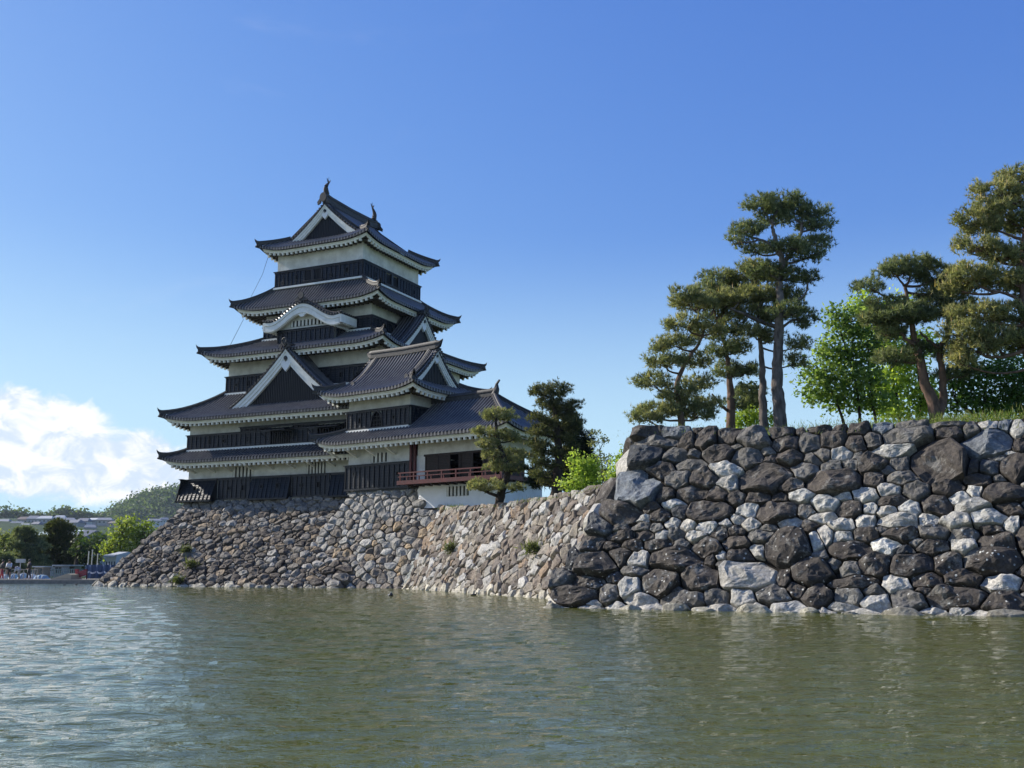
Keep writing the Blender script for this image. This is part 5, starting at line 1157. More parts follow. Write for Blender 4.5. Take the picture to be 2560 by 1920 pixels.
leafy('dark evergreen sapling showing between the two slim pine trunks', 41, (1868, 1066), [[(1868, 1066, 0), (1870, 990, 0)]], [(1868, 985, 30, 30, 0), (1880, 1012, 28, 16, .1)], .03, 50, ((.012, .03, .012), (.03, .055, .02), (.05, .08, .03)), .10, 1.4, 'evergreen_sapling', 'sapling')
# shrubs on the middle wall
GS = 'shrubs growing on top of the middle wall'
leafy('bright green spreading shrub on the middle wall next to the dark pine', 49, (1470, 1222), [[(1470, 1225, 0), (1462, 1190, 0), (1452, 1150, 0)], [(1490, 1222, 0), (1492, 1180, 0), (1498, 1130, 0)]],
      [(1440, 1150, 16, 22, 0), (1455, 1185, 26, 22, 0), (1490, 1160, 16, 26, 0), (1430, 1212, 34, 14, -.3), (1485, 1200, 34, 20, 0), (1465, 1170, 18, 24, .2), (1500, 1185, 22, 16, 0)], .035, 51, LG, .11, 1.15, 'leafy_shrub', 'shrub', GS)
leafy('bright green shrub touching the corner of the near dark wall', 44, (1545, 1195), [[(1545, 1200, 0), (1555, 1160, 0), (1570, 1115, 0)], [(1530, 1205, 0), (1525, 1180, 0)]],
      [(1572, 1125, 18, 22, 0), (1550, 1160, 24, 18, 0), (1525, 1190, 22, 12, 0), (1580, 1150, 20, 30, .2), (1560, 1185, 30, 18, 0)], .03, 53, LG, .10, 1.15, 'leafy_shrub', 'shrub', GS)
leafy('thin upright sapling with sparse small leaves above the middle wall', 47, (1507, 1212), [[(1507, 1215, 0), (1503, 1160, 0), (1498, 1110, 0), (1490, 1085, 0)], [(1500, 1125, 0), (1508, 1105, 0), (1512, 1092, 0)], [(1507, 1205, 0), (1518, 1170, 0), (1520, 1145, 0)]],
      [(1488, 1085, 9, 8, 0), (1510, 1098, 6, 8, 0), (1482, 1108, 8, 3, 0), (1520, 1150, 10, 12, 0), (1512, 1178, 10, 12, 0), (1500, 1140, 4, 20, 0)], .022, 55, ((.08, .10, .05), (.13, .15, .07), (.2, .2, .1)), .07, .9, 'sapling', 'sapling')
pine('dark pointed cedar half hidden behind the tall dense pine', 57, [(1447, 1225, 0), (1446, 1160, 0), (1440, 1090, 0), (1435, 1040, 0)], .16,
     [(1430, 1065, 22, 26, .2), (1448, 1100, 24, 20, .3), (1462, 1122, 16, 14, .3), (1440, 1140, 30, 22, .3), (1465, 1150, 16, 14, .2), (1450, 1180, 34, 22, 0), (1340, 1200, 14, 30, 0), (1400, 1200, 40, 24, 0), (1440, 1212, 40, 14, 0)], bark=M_BARKD, seed=57, greens=((.010, .022, .014), (.022, .038, .022), (.035, .055, .03)), size=.22, dens=1.1, cat='cedar tree', candles=0, width=.04)
# ---- weeds and grass edges
def grass(name, pts, n, h, greens, seed, spread=.25, w=.02, kind='stuff'):
    g = np.random.default_rng(seed); P = np.array(pts); seg = g.integers(0, len(P) - 1, n); t = g.random((n, 1)); b = P[seg] + (P[seg + 1] - P[seg]) * t; b[:, :2] += g.normal(size=(n, 2)) * spread
    d = np.array([0, 0, 1.]) + g.normal(size=(n, 3)) * .35; cl = .5 + .8 * (np.sin(b[:, 0] * 2.1) * np.sin(b[:, 0] * .7 + 1) > .1); L = h * g.uniform(.3, 1.1, (n, 1)) * cl[:, None]; s = np.cross(d, g.normal(size=d.shape)); s /= np.linalg.norm(s, axis=1)[:, None]
    v = np.stack([b - s * w / 2, b + s * w / 2, b + d * L], 1).reshape(-1, 3); G = np.array(greens); c = G[g.integers(0, len(G), n)] * g.uniform(.7, 1.2, (n, 1))
    o = mesh_np(name, v, 3, M_LEAF, None, c); o['kind'] = kind; return o
edge = []
for i in range(40):
    a = lerp(leftN(6) + .3, SMAX, i / 39); p = NW.P(a, topN(a), -.5) + NW.m * .45; edge.append((p.x, p.y, p.z - .02))
grass('grass', edge, 26000, .16, [(.11, .17, .04), (.17, .22, .06), (.23, .24, .09)], 61, .4)
gkf = lambda p: .25 + .75 * max(0, min(1, ((p - NW.A).dot(NW.d) - NW.pix(2020, 1065)[0]) / 1.2))
edge2 = [tuple(p + NW.m * 2.3 + Vector((0, 0, .28 + .36 * gkf(p)))) for p in map(Vector, edge)]
edge4 = [tuple(p + NW.m * 4.8 + Vector((0, 0, .28 + .66 * gkf(p)))) for p in map(Vector, edge)]
grass('grass', edge2, 26000, .12, [(.10, .17, .03), (.18, .25, .05), (.26, .25, .12)], 62, .9)
grass('grass', edge4, 26000, .12, [(.12, .19, .03), (.20, .27, .05), (.28, .27, .12)], 64, .9)
e3 = [(p.x + .25, p.y + .1, p.z - .06) for p in [MWL.P(a, w, -.3) for a, w in TOPM]]
grass('grass', e3, 15000, .20, [(.12, .18, .04), (.2, .22, .08)], 63, .35, .03)
def tuft(wall, a, w, Y, label, seed):
    p = wall.P(a, w, .25); g = np.random.default_rng(seed); n = 260; b = np.array(p) + g.normal(size=(n, 3)) * np.array([.22, .1, .12]); d = g.normal(size=(n, 3)) + np.array([0, -.5, .6]); L = .22 * g.uniform(.5, 1.2, (n, 1)); s = np.cross(d, g.normal(size=d.shape)); s /= np.linalg.norm(s, axis=1)[:, None]
    v = np.stack([b - s * .03, b + s * .03, b + d * L], 1).reshape(-1, 3); o = mesh_np('weed_tuft', v, 3, M_LEAF, None, np.array([(.10, .12, .045)]) * g.uniform(.6, 1.3, (n, 1))); tagit(o, label, 'weed', 'weeds rooted between wall stones')
for wl, u, v, lb, sd2 in ((KB, 470, 1382, 'small olive weed on the left part of the keep base, uppermost there', 1), (KB, 484, 1417, 'olive weed tuft midway up the left part of the keep base', 2), (KB, 449, 1458, 'weed tuft low at the waterline on the left of the keep base', 3), (MWL, 1137, 1375, 'small green weed in the middle wall, the left one of two', 4), (MWL, 1346, 1380, 'small green weed in the middle wall near the dark wall corner', 5)):
    a, w = wl.pix(u, v); tuft(wl, a, w, 0, lb, sd2)
# ================================================================== far shore, town and hills
M_STONEFLAT = simple('bank_edging_stone', (.30, .28, .25), (.18, .165, .15), .9, 3, .2)
M_PAVE = simple('gravel_path', (.36, .33, .28), (.27, .25, .21), .95, 2, .1)
M_HILL = simple('wooded_slope', (.045, .075, .03), (.03, .05, .025), .95, .02, .05)
BY = 95.0
def hz(x, Y):
    """ground height of the far side"""
    z = .45
    if Y > 420: z += (Y - 420) * .078 * (1 + .12 * sin(x * .012 + 1))
    return min(z, 52)
def terrain():
    ys = [BY + .6, 100, 120, 160, 250, 420, 500, 560, 620, 700, 780, 860, 940, 1020, 1100, 1250, 1500, 1900]
    m = MB(); xs = np.linspace(-1.0, 1.0, 61); m.grid([[(a * (Y * .62 + 60), Y, hz(a * Y * .62, Y)) for a in xs] for Y in ys]); struct(m.build('far_land', M_HILL, None, True))
terrain()
bk = MB(); bk.box(-130, 60, BY, BY + .6, -.5, .42); struct(bk.build('far_bank', M_STONEFLAT))
pv = MB(); pv.box(-130, 60, BY + .6, BY + 9, .3, .475); struct(pv.build('far_path', M_PAVE))
def hillz(x, Y, hs):
    return max(h * math.exp(-((x - cx) / sx) ** 2 - ((Y - cy) / sy) ** 2) for cx, cy, sx, sy, h in hs)
HS = [(at(445, 1232, 1400).x, 1400, 125, 160, at(445, 1236, 1400).z), (at(560, 1232, 1450).x, 1450, 200, 200, 95), (at(330, 1290, 1300).x, 1300, 60, 90, at(330, 1283, 1300).z), (-700, 1700, 380, 260, 62), (100, 1900, 700, 260, 70)]
m = MB(); m.grid([[(x, Y, max(20, hillz(x, Y, HS)) - 3) for x in np.linspace(-1100, 900, 90)] for Y in np.linspace(1120, 2000, 30)]); struct(m.build('hill', M_HILL, None, True))
def forest():
    g = np.random.default_rng(77); B = []; R = random.Random(77)
    for i in range(5200):
        x = R.uniform(-780, 60); Y = R.uniform(1150, 1480); z = hillz(x, Y, HS)
        if z < 24 or not (-.44 < x / Y < -.18): continue
        r = R.uniform(5, 9.5); B.append(((x, Y, z + r * .25), r, r, r * R.uniform(.8, 1.15)))
    o = leaves_mesh('forest', B, None, size=2.6, dens=.55, greens=((.030, .055, .022), (.07, .11, .035), (.14, .18, .06)), seed=78, shell=.6); o['kind'] = 'stuff'
forest()
M_ROOFS = [simple('house_roof_' + n, c, tuple(v * .8 for v in c), .6, 4, .3) for n, c in (('slate', (.14, .15, .18)), ('grey', (.26, .27, .29)), ('pale', (.48, .50, .50)), ('brown', (.18, .14, .12)))]
M_HW = [simple('house_wall_' + n, c, tuple(v * .85 for v in c), .9, 3, .1) for n, c in (('cream', (.46, .43, .38)), ('grey', (.34, .35, .37)), ('white', (.62, .62, .60)))]
M_GLASS = simple('window_glass', (.03, .04, .05), (.02, .025, .03), .15, 2, .6)
def house(u, v, wpx, hpx, Y, ri, wi, label, ang=0., group='houses on the far hillside', storeys=2, kind='house'):
    b = at(u, v, Y); s = Y / F; w = wpx * s; h = hpx * 1.25 * s; d = w * .7
    t = thing('house', label, kind, (b.x, b.y, b.z), ang, group)
    m = MB(); m.box(-w / 2, w / 2, -d / 2, d / 2, -12, h * .62); m.build('wall', M_HW[wi], t)
    r = MB(); hh = h * .62; tp = h; e = w * .08
    r.add([(-w / 2 - e, -d / 2 - e, hh - .2), (w / 2 + e, -d / 2 - e, hh - .2), (w / 2 + e, d / 2 + e, hh - .2), (-w / 2 - e, d / 2 + e, hh - .2), (-w * .42, 0, tp), (w * .42, 0, tp),
           (-w / 2 - e, -d / 2 - e, hh + .2), (w / 2 + e, -d / 2 - e, hh + .2), (w / 2 + e, d / 2 + e, hh + .2), (-w / 2 - e, d / 2 + e, hh + .2)],
          [(0, 3, 2, 1), (0, 1, 7, 6), (1, 2, 8, 7), (2, 3, 9, 8), (3, 0, 6, 9), (6, 7, 5, 4), (7, 8, 5), (8, 9, 4, 5), (9, 6, 4)]); r.build('roof', M_ROOFS[ri], t)
    for i in range(3):
        x = -w * .3 + i * w * .3; q = MB(); q.box(x - w * .07, x + w * .07, -d / 2 - .06, -d / 2 - .01, h * .25, h * .45); q.build('window', M_GLASS, t)
    return t
hs = [(8, 1318, 34, 16, 960, 1, 0, 'pale grey-roofed house at the far left end of the upper hillside row'), (30, 1325, 22, 14, 930, 0, 1, 'small slate-roofed house below the far left pale house'), (42, 1320, 30, 13, 940, 1, 0, 'wide grey house with cream wall left of the two-storey hillside houses'),
      (60, 1312, 26, 16, 960, 3, 0, 'brown-roofed house on the hillside under the low tree gap'), (62, 1328, 24, 15, 920, 2, 2, 'white-walled house with pale roof, lower left of the hillside row'), (84, 1312, 26, 18, 955, 1, 1, 'grey two-storey house with tall wall, above the green-roofed hall'), (92, 1322, 22, 14, 925, 0, 2, 'slate-roofed white house right above the green-roofed hall'),
      (115, 1310, 34, 16, 950, 2, 1, 'wide house with large pale shining roof, left of the tallest far pine'), (150, 1306, 24, 14, 965, 2, 0, 'cream house with pale roof directly behind the tallest far pine top'), (172, 1312, 28, 14, 955, 1, 0, 'grey-roofed house just right of the tallest far pine top'),
      (188, 1322, 36, 18, 930, 0, 1, 'long dark slate house in the middle of the hillside'), (210, 1318, 30, 18, 940, 0, 2, 'slate-roofed house with two white wall panels on the middle hillside'), (235, 1310, 30, 12, 965, 2, 1, 'pale-roofed low house under the saddle of the hills'),
      (225, 1332, 26, 16, 900, 1, 1, 'grey lower house left of the yellow-green tree crown'), (262, 1312, 34, 14, 960, 1, 0, 'grey-roofed cream house left of the yellow-green tree top'), (285, 1318, 24, 12, 950, 3, 0, 'brown-roofed house partly behind the yellow-green tree'),
      (385, 1312, 30, 12, 980, 1, 2, 'pale house low at the foot of the wooded hill, left one of two'), (410, 1310, 20, 13, 985, 1, 2, 'small gabled white house at the foot of the wooded hill beside the keep base')]
for h_ in hs: house(*h_, ang=radians(rnd.uniform(-25, 25)))
# tree line on the ridge, left
FG = ((.030, .055, .024), (.07, .105, .035), (.14, .18, .06))
k = 0
for u, v, ru, rv, lb in ((12, 1290, 26, 24, 'large round tree on the skyline at the far left edge'), (52, 1292, 22, 18, 'round skyline tree second from the left edge'), (92, 1296, 12, 11, 'small round tree alone on the skyline'), (128, 1296, 10, 8, 'low skyline tree left of the broad pale tree'), (145, 1290, 20, 14, 'pale skyline tree just left of the highest one'), (165, 1286, 18, 14, 'highest pale tree in the middle of the skyline row'), (195, 1292, 22, 13, 'dark round skyline tree right of the pale ones'), (228, 1298, 16, 9, 'last small tree at the right end of the skyline row'), (252, 1302, 12, 12, 'tree at the left foot of the wooded hill')):
    leafy(lb, 1080, (u, v + rv), [[(u, v + rv + 4, 0), (u, v, 0)]], [(u + dx * ru, v + dy * rv, ru * sx, rv * sx, dx * 5) for dx, dy, sx in ((0, 0, .72), (-.5, .3, .5), (.5, .25, .5), (.05, -.35, .5), (-.3, -.15, .45), (.35, -.2, .45))], .9, 200 + k, FG, 2.4, .75, group='skyline trees behind the hillside houses', name='skyline_tree'); k += 1
# trees along the far bank
leafy('yellow-green spreading tree left of the keep base, in front of the wooded hill', 135, (305, 1432), [[(305, 1436, 0), (308, 1400, 0), (300, 1360, 0), (310, 1325, 0)], [(308, 1400, 0), (335, 1375, 0), (355, 1350, 0)], [(305, 1410, 0), (280, 1385, 0), (262, 1370, 0)]],
      [(315, 1306, 26, 14, 0), (300, 1330, 30, 14, 0), (345, 1325, 28, 14, 0), (365, 1310, 12, 12, 0), (330, 1350, 34, 16, 0), (290, 1358, 34, 14, 0), (268, 1370, 24, 13, 0), (350, 1362, 26, 16, 0), (310, 1380, 36, 14, 0), (335, 1390, 22, 12, 0), (380, 1340, 16, 16, 0), (265, 1382, 20, 8, 0), (298, 1400, 14, 10, 0)], .25, 81, ((.09, .14, .02), (.20, .26, .045), (.34, .38, .08)), .30, 1.1, bark=M_BARKD)
leafy('pale olive tree at the left edge behind the far-bank pines', 140, (25, 1430), [[(25, 1434, 0), (25, 1380, 0)]], [(22, 1342, 22, 16, 0), (8, 1362, 20, 20, 0), (34, 1366, 24, 20, 0), (16, 1390, 26, 18, 0)], .25, 82, ((.08, .11, .03), (.16, .19, .06), (.28, .28, .11)), .32, 1.1)
leafy('dark green broad tree right of the tallest far pine on the bank', 128, (192, 1430), [[(192, 1436, 0), (192, 1390, 0), (188, 1350, 0)]], [(190, 1345, 20, 16, 0), (205, 1370, 24, 20, 0), (180, 1375, 24, 22, 0), (222, 1390, 22, 20, 0), (195, 1400, 28, 16, 0), (235, 1405, 18, 14, 0)], .3, 83, ((.018, .040, .014), (.045, .075, .024), (.09, .12, .035)), .30, 1.2)
leafy('mid green tree band between the dark bank tree and the yellow-green tree', 150, (245, 1430), [[(245, 1432, 0), (245, 1380, 0)]], [(225, 1352, 22, 12, 0), (250, 1345, 24, 12, 0), (240, 1368, 26, 14, 0), (215, 1366, 14, 12, 0)], .25, 84, ((.03, .06, .02), (.07, .11, .03), (.12, .16, .05)), .34, 1.1)
FP = 'pines along the far bank'
pine('far-bank pine with flat layered boughs near the left edge, behind the people', 118, [(62, 1452, 0), (62, 1400, 0), (62, 1360, 0), (58, 1330, 0)], .28, [(60, 1330, 26, 9, 0), (45, 1342, 22, 8, 0), (80, 1345, 26, 12, 1), (95, 1368, 24, 16, 1), (40, 1362, 18, 9, -1), (68, 1372, 22, 9, 0), (48, 1388, 26, 8, 0), (85, 1395, 26, 12, 0), (40, 1404, 20, 9, 0), (100, 1412, 26, 10, 0)], bark=M_BARKD, seed=91, group=FP, greens=GB, size=.30, dens=.30, candles=0, padk=.85, width=.09)
pine('tallest pine on the far bank with round dark top above the green roof', 122, [(145, 1448, 0), (146, 1400, 0), (142, 1350, 0), (148, 1318, 0)], .36, [(148, 1312, 24, 12, 0), (135, 1325, 22, 12, 0), (165, 1325, 20, 13, 0), (148, 1345, 30, 14, 0), (122, 1352, 20, 12, 0), (172, 1358, 22, 14, 0), (140, 1372, 34, 14, 0), (165, 1392, 26, 14, 0), (118, 1385, 26, 12, 0), (105, 1400, 26, 11, 0), (140, 1405, 40, 14, 0), (95, 1415, 22, 9, 0), (170, 1415, 26, 12, 0)], bark=M_BARKD, seed=92, group=FP, greens=((.03, .045, .016), (.06, .075, .022), (.13, .13, .035)), size=.30, dens=.30, candles=0, padk=.85, width=.09)
pine('low dark clipped pine at the far left edge of the bank', 112, [(15, 1446, 0), (16, 1420, 0)], .2, [(8, 1398, 26, 14, 0), (30, 1408, 24, 12, 0), (15, 1420, 34, 12, 0), (45, 1422, 20, 9, 0), (-8, 1415, 20, 18, 0)], bark=M_BARKD, seed=93, group=FP, greens=GB, size=.30, dens=.30, candles=0, padk=.85, width=.09)
leafy('tall dark trunked tree standing beside the red railing', 112, (192, 1448), [[(192, 1450, 0), (190, 1415, 0), (194, 1385, 0)]], [(192, 1380, 16, 12, 0), (200, 1362, 12, 12, 0)], .45, 94, ((.018, .040, .014), (.045, .075, .024), (.08, .1, .03)), .28, 1.0)
# bigger roofs and the white building
def slab_roof(u0, u1, v0, v1, Y, mat, label, name='hall', cat='building', wall=0, depth=9):
    a = at(u0, v1, Y); b = at(u1, v1, Y); z1 = at(u0, v0, Y).z; t = thing(name, label, cat, ((a.x + b.x) / 2, Y, .4)); w = (b.x - a.x) / 2; zb = a.z - .4; zt = z1 - .4
    m = MB(); m.box(-w * .94, w * .94, 0, depth * .9, -.2, zb); m.build('wall', M_HW[wall], t)
    r = MB(); r.add([(-w, -.6, zb - .1), (w, -.6, zb - .1), (w * .86, depth / 2, zt), (-w * .86, depth / 2, zt), (-w, depth + .6, zb - .1), (w, depth + .6, zb - .1), (-w, -.6, zb - .35), (w, -.6, zb - .35)], [(0, 1, 2, 3), (3, 2, 5, 4), (0, 3, 4), (1, 5, 2), (6, 7, 1, 0)]); r.build('roof', mat, t)
    for i in range(4): x = lerp(-w * .7, w * .7, i / 3); q = MB(); q.box(x - w * .08, x + w * .08, -.06, -.01, zb * .45, zb * .7); q.build('window', M_GLASS, t)
M_GROOF = simple('pale_green_metal_roof', (.52, .60, .55), (.45, .54, .50), .45, 2, .5)
slab_roof(74, 180, 1321, 1338, 165, M_GROOF, 'hall with long pale green metal roof behind the far-bank pines', wall=1, depth=12)
slab_roof(172, 212, 1322, 1344, 160, M_ROOFS[0], 'dark gabled roof hall right of the tallest far pine', wall=1, depth=10)
slab_roof(4, 32, 1374, 1388, 150, M_ROOFS[2], 'small building with pale roof near the left edge', wall=2, depth=8)
slab_roof(264, 292, 1378, 1386, 125, M_ROOFS[2], 'white building beside the blue screen, left of the keep base', wall=2, depth=8)
slab_roof(30, 62, 1392, 1402, 135, M_ROOFS[2], 'low building with cream roof behind the left far-bank pine', wall=0, depth=8)
# flagpoles
for u, v0, lb in ((218, 1380, 'leftmost of three slim pale poles by the blue screen'), (227, 1376, 'tallest middle pole of the three slim pale poles'), (241, 1386, 'rightmost of three slim pale poles by the blue screen')):
    b = at(u, 1440, 103); b.z = .475; m = MB(); m.tube([(0, 0, 0), (0, 0, at(u, v0, 103).z - .475)], .05, 6); m.tube([(0, 0, 0), (0, 0, .12)], .14, 8); m.tube([(0, 0, at(u, v0, 103).z - .5), (0, 0, at(u, v0, 103).z - .40)], .07, 6)
    o = m.build('flagpole', simple('pole_paint', (.5, .52, .45), (.4, .42, .36), .6)); o.location = b; tagit(o, lb, 'pole', 'slim poles on the far bank')
# blue construction screen
M_BLUE = simple('blue_tarpaulin', (.055, .10, .20), (.04, .075, .15), .6, 1.2, .3, .5, 3); M_WT = simple('white_tarp_band', (.55, .60, .66), (.45, .5, .58), .7)
a = at(214, 1448, 100); b = at(318, 1448, 100); t = thing('tarpaulin_screen', 'blue tarpaulin screen with a wavy white stripe, at the waterside left of the keep', 'screen', (a.x, 100, .475)); L = b.x - a.x; H_ = at(214, 1412, 100).z - .475
m = MB(); m.grid([[(L * i / 30, .12 * sin(i * 1.3) + .05 * sin(i * 3.1), z) for i in range(31)] for z in (0.05, H_ * .5, H_)]); m.build('sheet', M_BLUE, t)
m = MB(); m.grid([[(L * (.04 + .9 * i / 40), .12 * sin(i * .975 * .9 + .05) - .12, z + .07 * sin(i * .8)) for i in range(41)] for z in (H_ * .40, H_ * .52)]); m.build('stripe', M_WT, t)
for i in range(5): m = MB(); m.tube([(L * i / 4, .2, -.1), (L * i / 4, .2, H_ + .15)], .04, 6); m.build('pole', M_HW[2], t)
# low sheds, boards and rails along the far path
def shed(u0, u1, v0, v1, Y, mat, label, name='booth', cat='booth', roof=M_ROOFS[2]):
    a = at(u0, v1, Y); b = at(u1, v1, Y); z0 = max(a.z, .47); zt = at(u0, v0, Y).z; t = thing(name, label, cat, (a.x, Y, .47)); w = b.x - a.x; h = zt - .47
    m = MB(); m.box(0, w, .0, 1.6, 0, h - .12); m.build('wall', mat, t); m = MB(); m.box(-.15, w + .15, -.2, 1.8, h - .12, h); m.build('roof', roof, t)
    for xa, xb in ((.12, w * .45), (w * .55, w - .12)): m = MB(); m.box(xa, xb, -.04, -.005, h * .35, h * .82); m.build('window', M_GLASS, t)
shed(85, 107, 1415, 1436, 104, simple('beige_board', (.30, .26, .21)), 'beige boarded booth on the far path behind the covered stacks', 'booth', 'booth')
shed(134, 155, 1412, 1442, 106, M_HW[1], 'grey glazed kiosk left of the dark bank shrubs', 'kiosk', 'kiosk')
shed(158, 186, 1412, 1440, 108, simple('green_board', (.16, .2, .16)), 'greenish shelter beside the trunk near the red railing', 'shelter', 'shelter')
m = MB(); a = at(128, 1443, 101); b = at(188, 1443, 101); L = b.x - a.x
for i in range(13): m.box(L * i / 12 - .03, L * i / 12 + .03, -.03, .03, 0, .95)
for z in (.5, .9): m.box(0, L, -.02, .02, z, z + .06)
o = m.build('fence', simple('teal_fence', (.16, .24, .24), (.12, .18, .18), .6)); o.location = (a.x, 101, .47); tagit(o, 'low teal fence along the far path between kiosk and red railing', 'fence')
# red bridge railing sloping down to the left
t = thing('red_railing', 'red lacquered sloping bridge railing beside the blue screen', 'railing', (at(191, 1448, 98).x, 98, .475)); s = 98 / F
m = MB(); m.box(-.12, .12, -.12, .12, 0, 21 * s); m.box(-.16, .16, -.16, .16, 21 * s, 21 * s + .12); m.build('end_post', M_REDB if 'M_REDB' in globals() else simple('bright_red_paint', (.35, .04, .05), (.26, .03, .04), .5), t)
for k, z in enumerate((4, 9, 14)): m = MB(); m.beam((0, 0, z * s), (25 * s, 0, (z + 9) * s), .08, .16); m.build('rail', simple('bright_red_rail', (.33, .04, .05), (.25, .03, .04), .5), t)
m = MB(); m.box(24 * s, 25.5 * s, -.08, .08, 0, 24 * s); m.build('post', M_RED, t)
# earthen ramp
a = at(135, 1450, 97.5); b = at(192, 1450, 97.5); m = MB(); m.prism([(0, -.5), (b.x - a.x, -.5), (b.x - a.x, .45), ((b.x - a.x) * .8, .5), (.3, .06)], lambda p, q, d: (a.x + p, 96.2 + d, .47 + q), 0, 2.4); struct(m.build('sand_ramp_path', simple('pale_sand', (.42, .37, .28), (.34, .3, .23), .95, 3, .1)))
def cover(u0, u1, v0, mat, label):
    a = at(u0, 1450, 101); b = at(u1, 1450, 101); L = b.x - a.x; H_ = at(u0, v0, 101).z - .475; t = thing('tarpaulin_cover', label, 'cover', ((a.x + b.x) / 2, 101, .475), 0, 'covered low stacks on the far path'); m = MB(); rows = []
    for i in range(13):
        k = i / 12; e = sin(pi * min(1, max(0, k))) ** .35; rows.append([(L * (k - .5), -.8 + 1.6 * j / 8, H_ * e * (sin(pi * j / 8) ** .5) + .03 * sin(i * 2.1 + j)) for j in range(9)])
    m.grid(rows); m.build('sheet', mat, t, True); m = MB()
    for x in (-.3, 0, .3): m.tube([(L * x, -.82 + 1.64 * j / 8, H_ * sin(pi * (x + .5)) ** .35 * (sin(pi * j / 8) ** .5) + .04) for j in range(9)], .02, 5)
    m.build('rope', CWH_, t)
CWH_ = simple('white_rope', (.6, .6, .58)); CW = simple('white_sheet', (.62, .64, .66), (.5, .53, .56), .6, 2, .3); CB = simple('pale_blue_sheet', (.26, .40, .50), (.18, .30, .40), .6, 2, .3)
cover(6, 19, 1437, CW, 'small white covered stack left of the cyclist on the far path'); cover(28, 43, 1435, CB, 'pale blue covered stack between cyclist and stooping person'); cover(51, 66, 1433, CB, 'pale blue covered stack right of the stooping person'); cover(73, 88, 1436, CW, 'white covered stack just right of the standing person in black'); cover(89, 118, 1437, CB, 'widest blue covered stack at the right end of the row')
m = MB(); a = at(-20, 1443, 99); b = at(92, 1443, 99); L = b.x - a.x
for i in range(11): m.tube([(L * i / 10, 0, 0), (L * i / 10, 0, .9)], .035, 6)
m.tube([(0, 0, .88), (L, 0, .88)], .03, 6)
o = m.build('guard_rail', simple('grey_rail', (.35, .34, .3))); o.location = (a.x, 99, .475); tagit(o, 'thin grey guard rail behind the people on the far path', 'guard rail')
m = MB(); m.box(-.45, .45, -.03, .03, 1.5, 1.85); m.tube([(0, 0, 0), (0, 0, 1.5)], .04, 6); o = m.build('sign', simple('white_sign_face', (.6, .6, .56))); o.location = (at(46, 1440, 98).x, 98.2, .475); tagit(o, 'small plain white board on a post above the stooping person', 'sign')
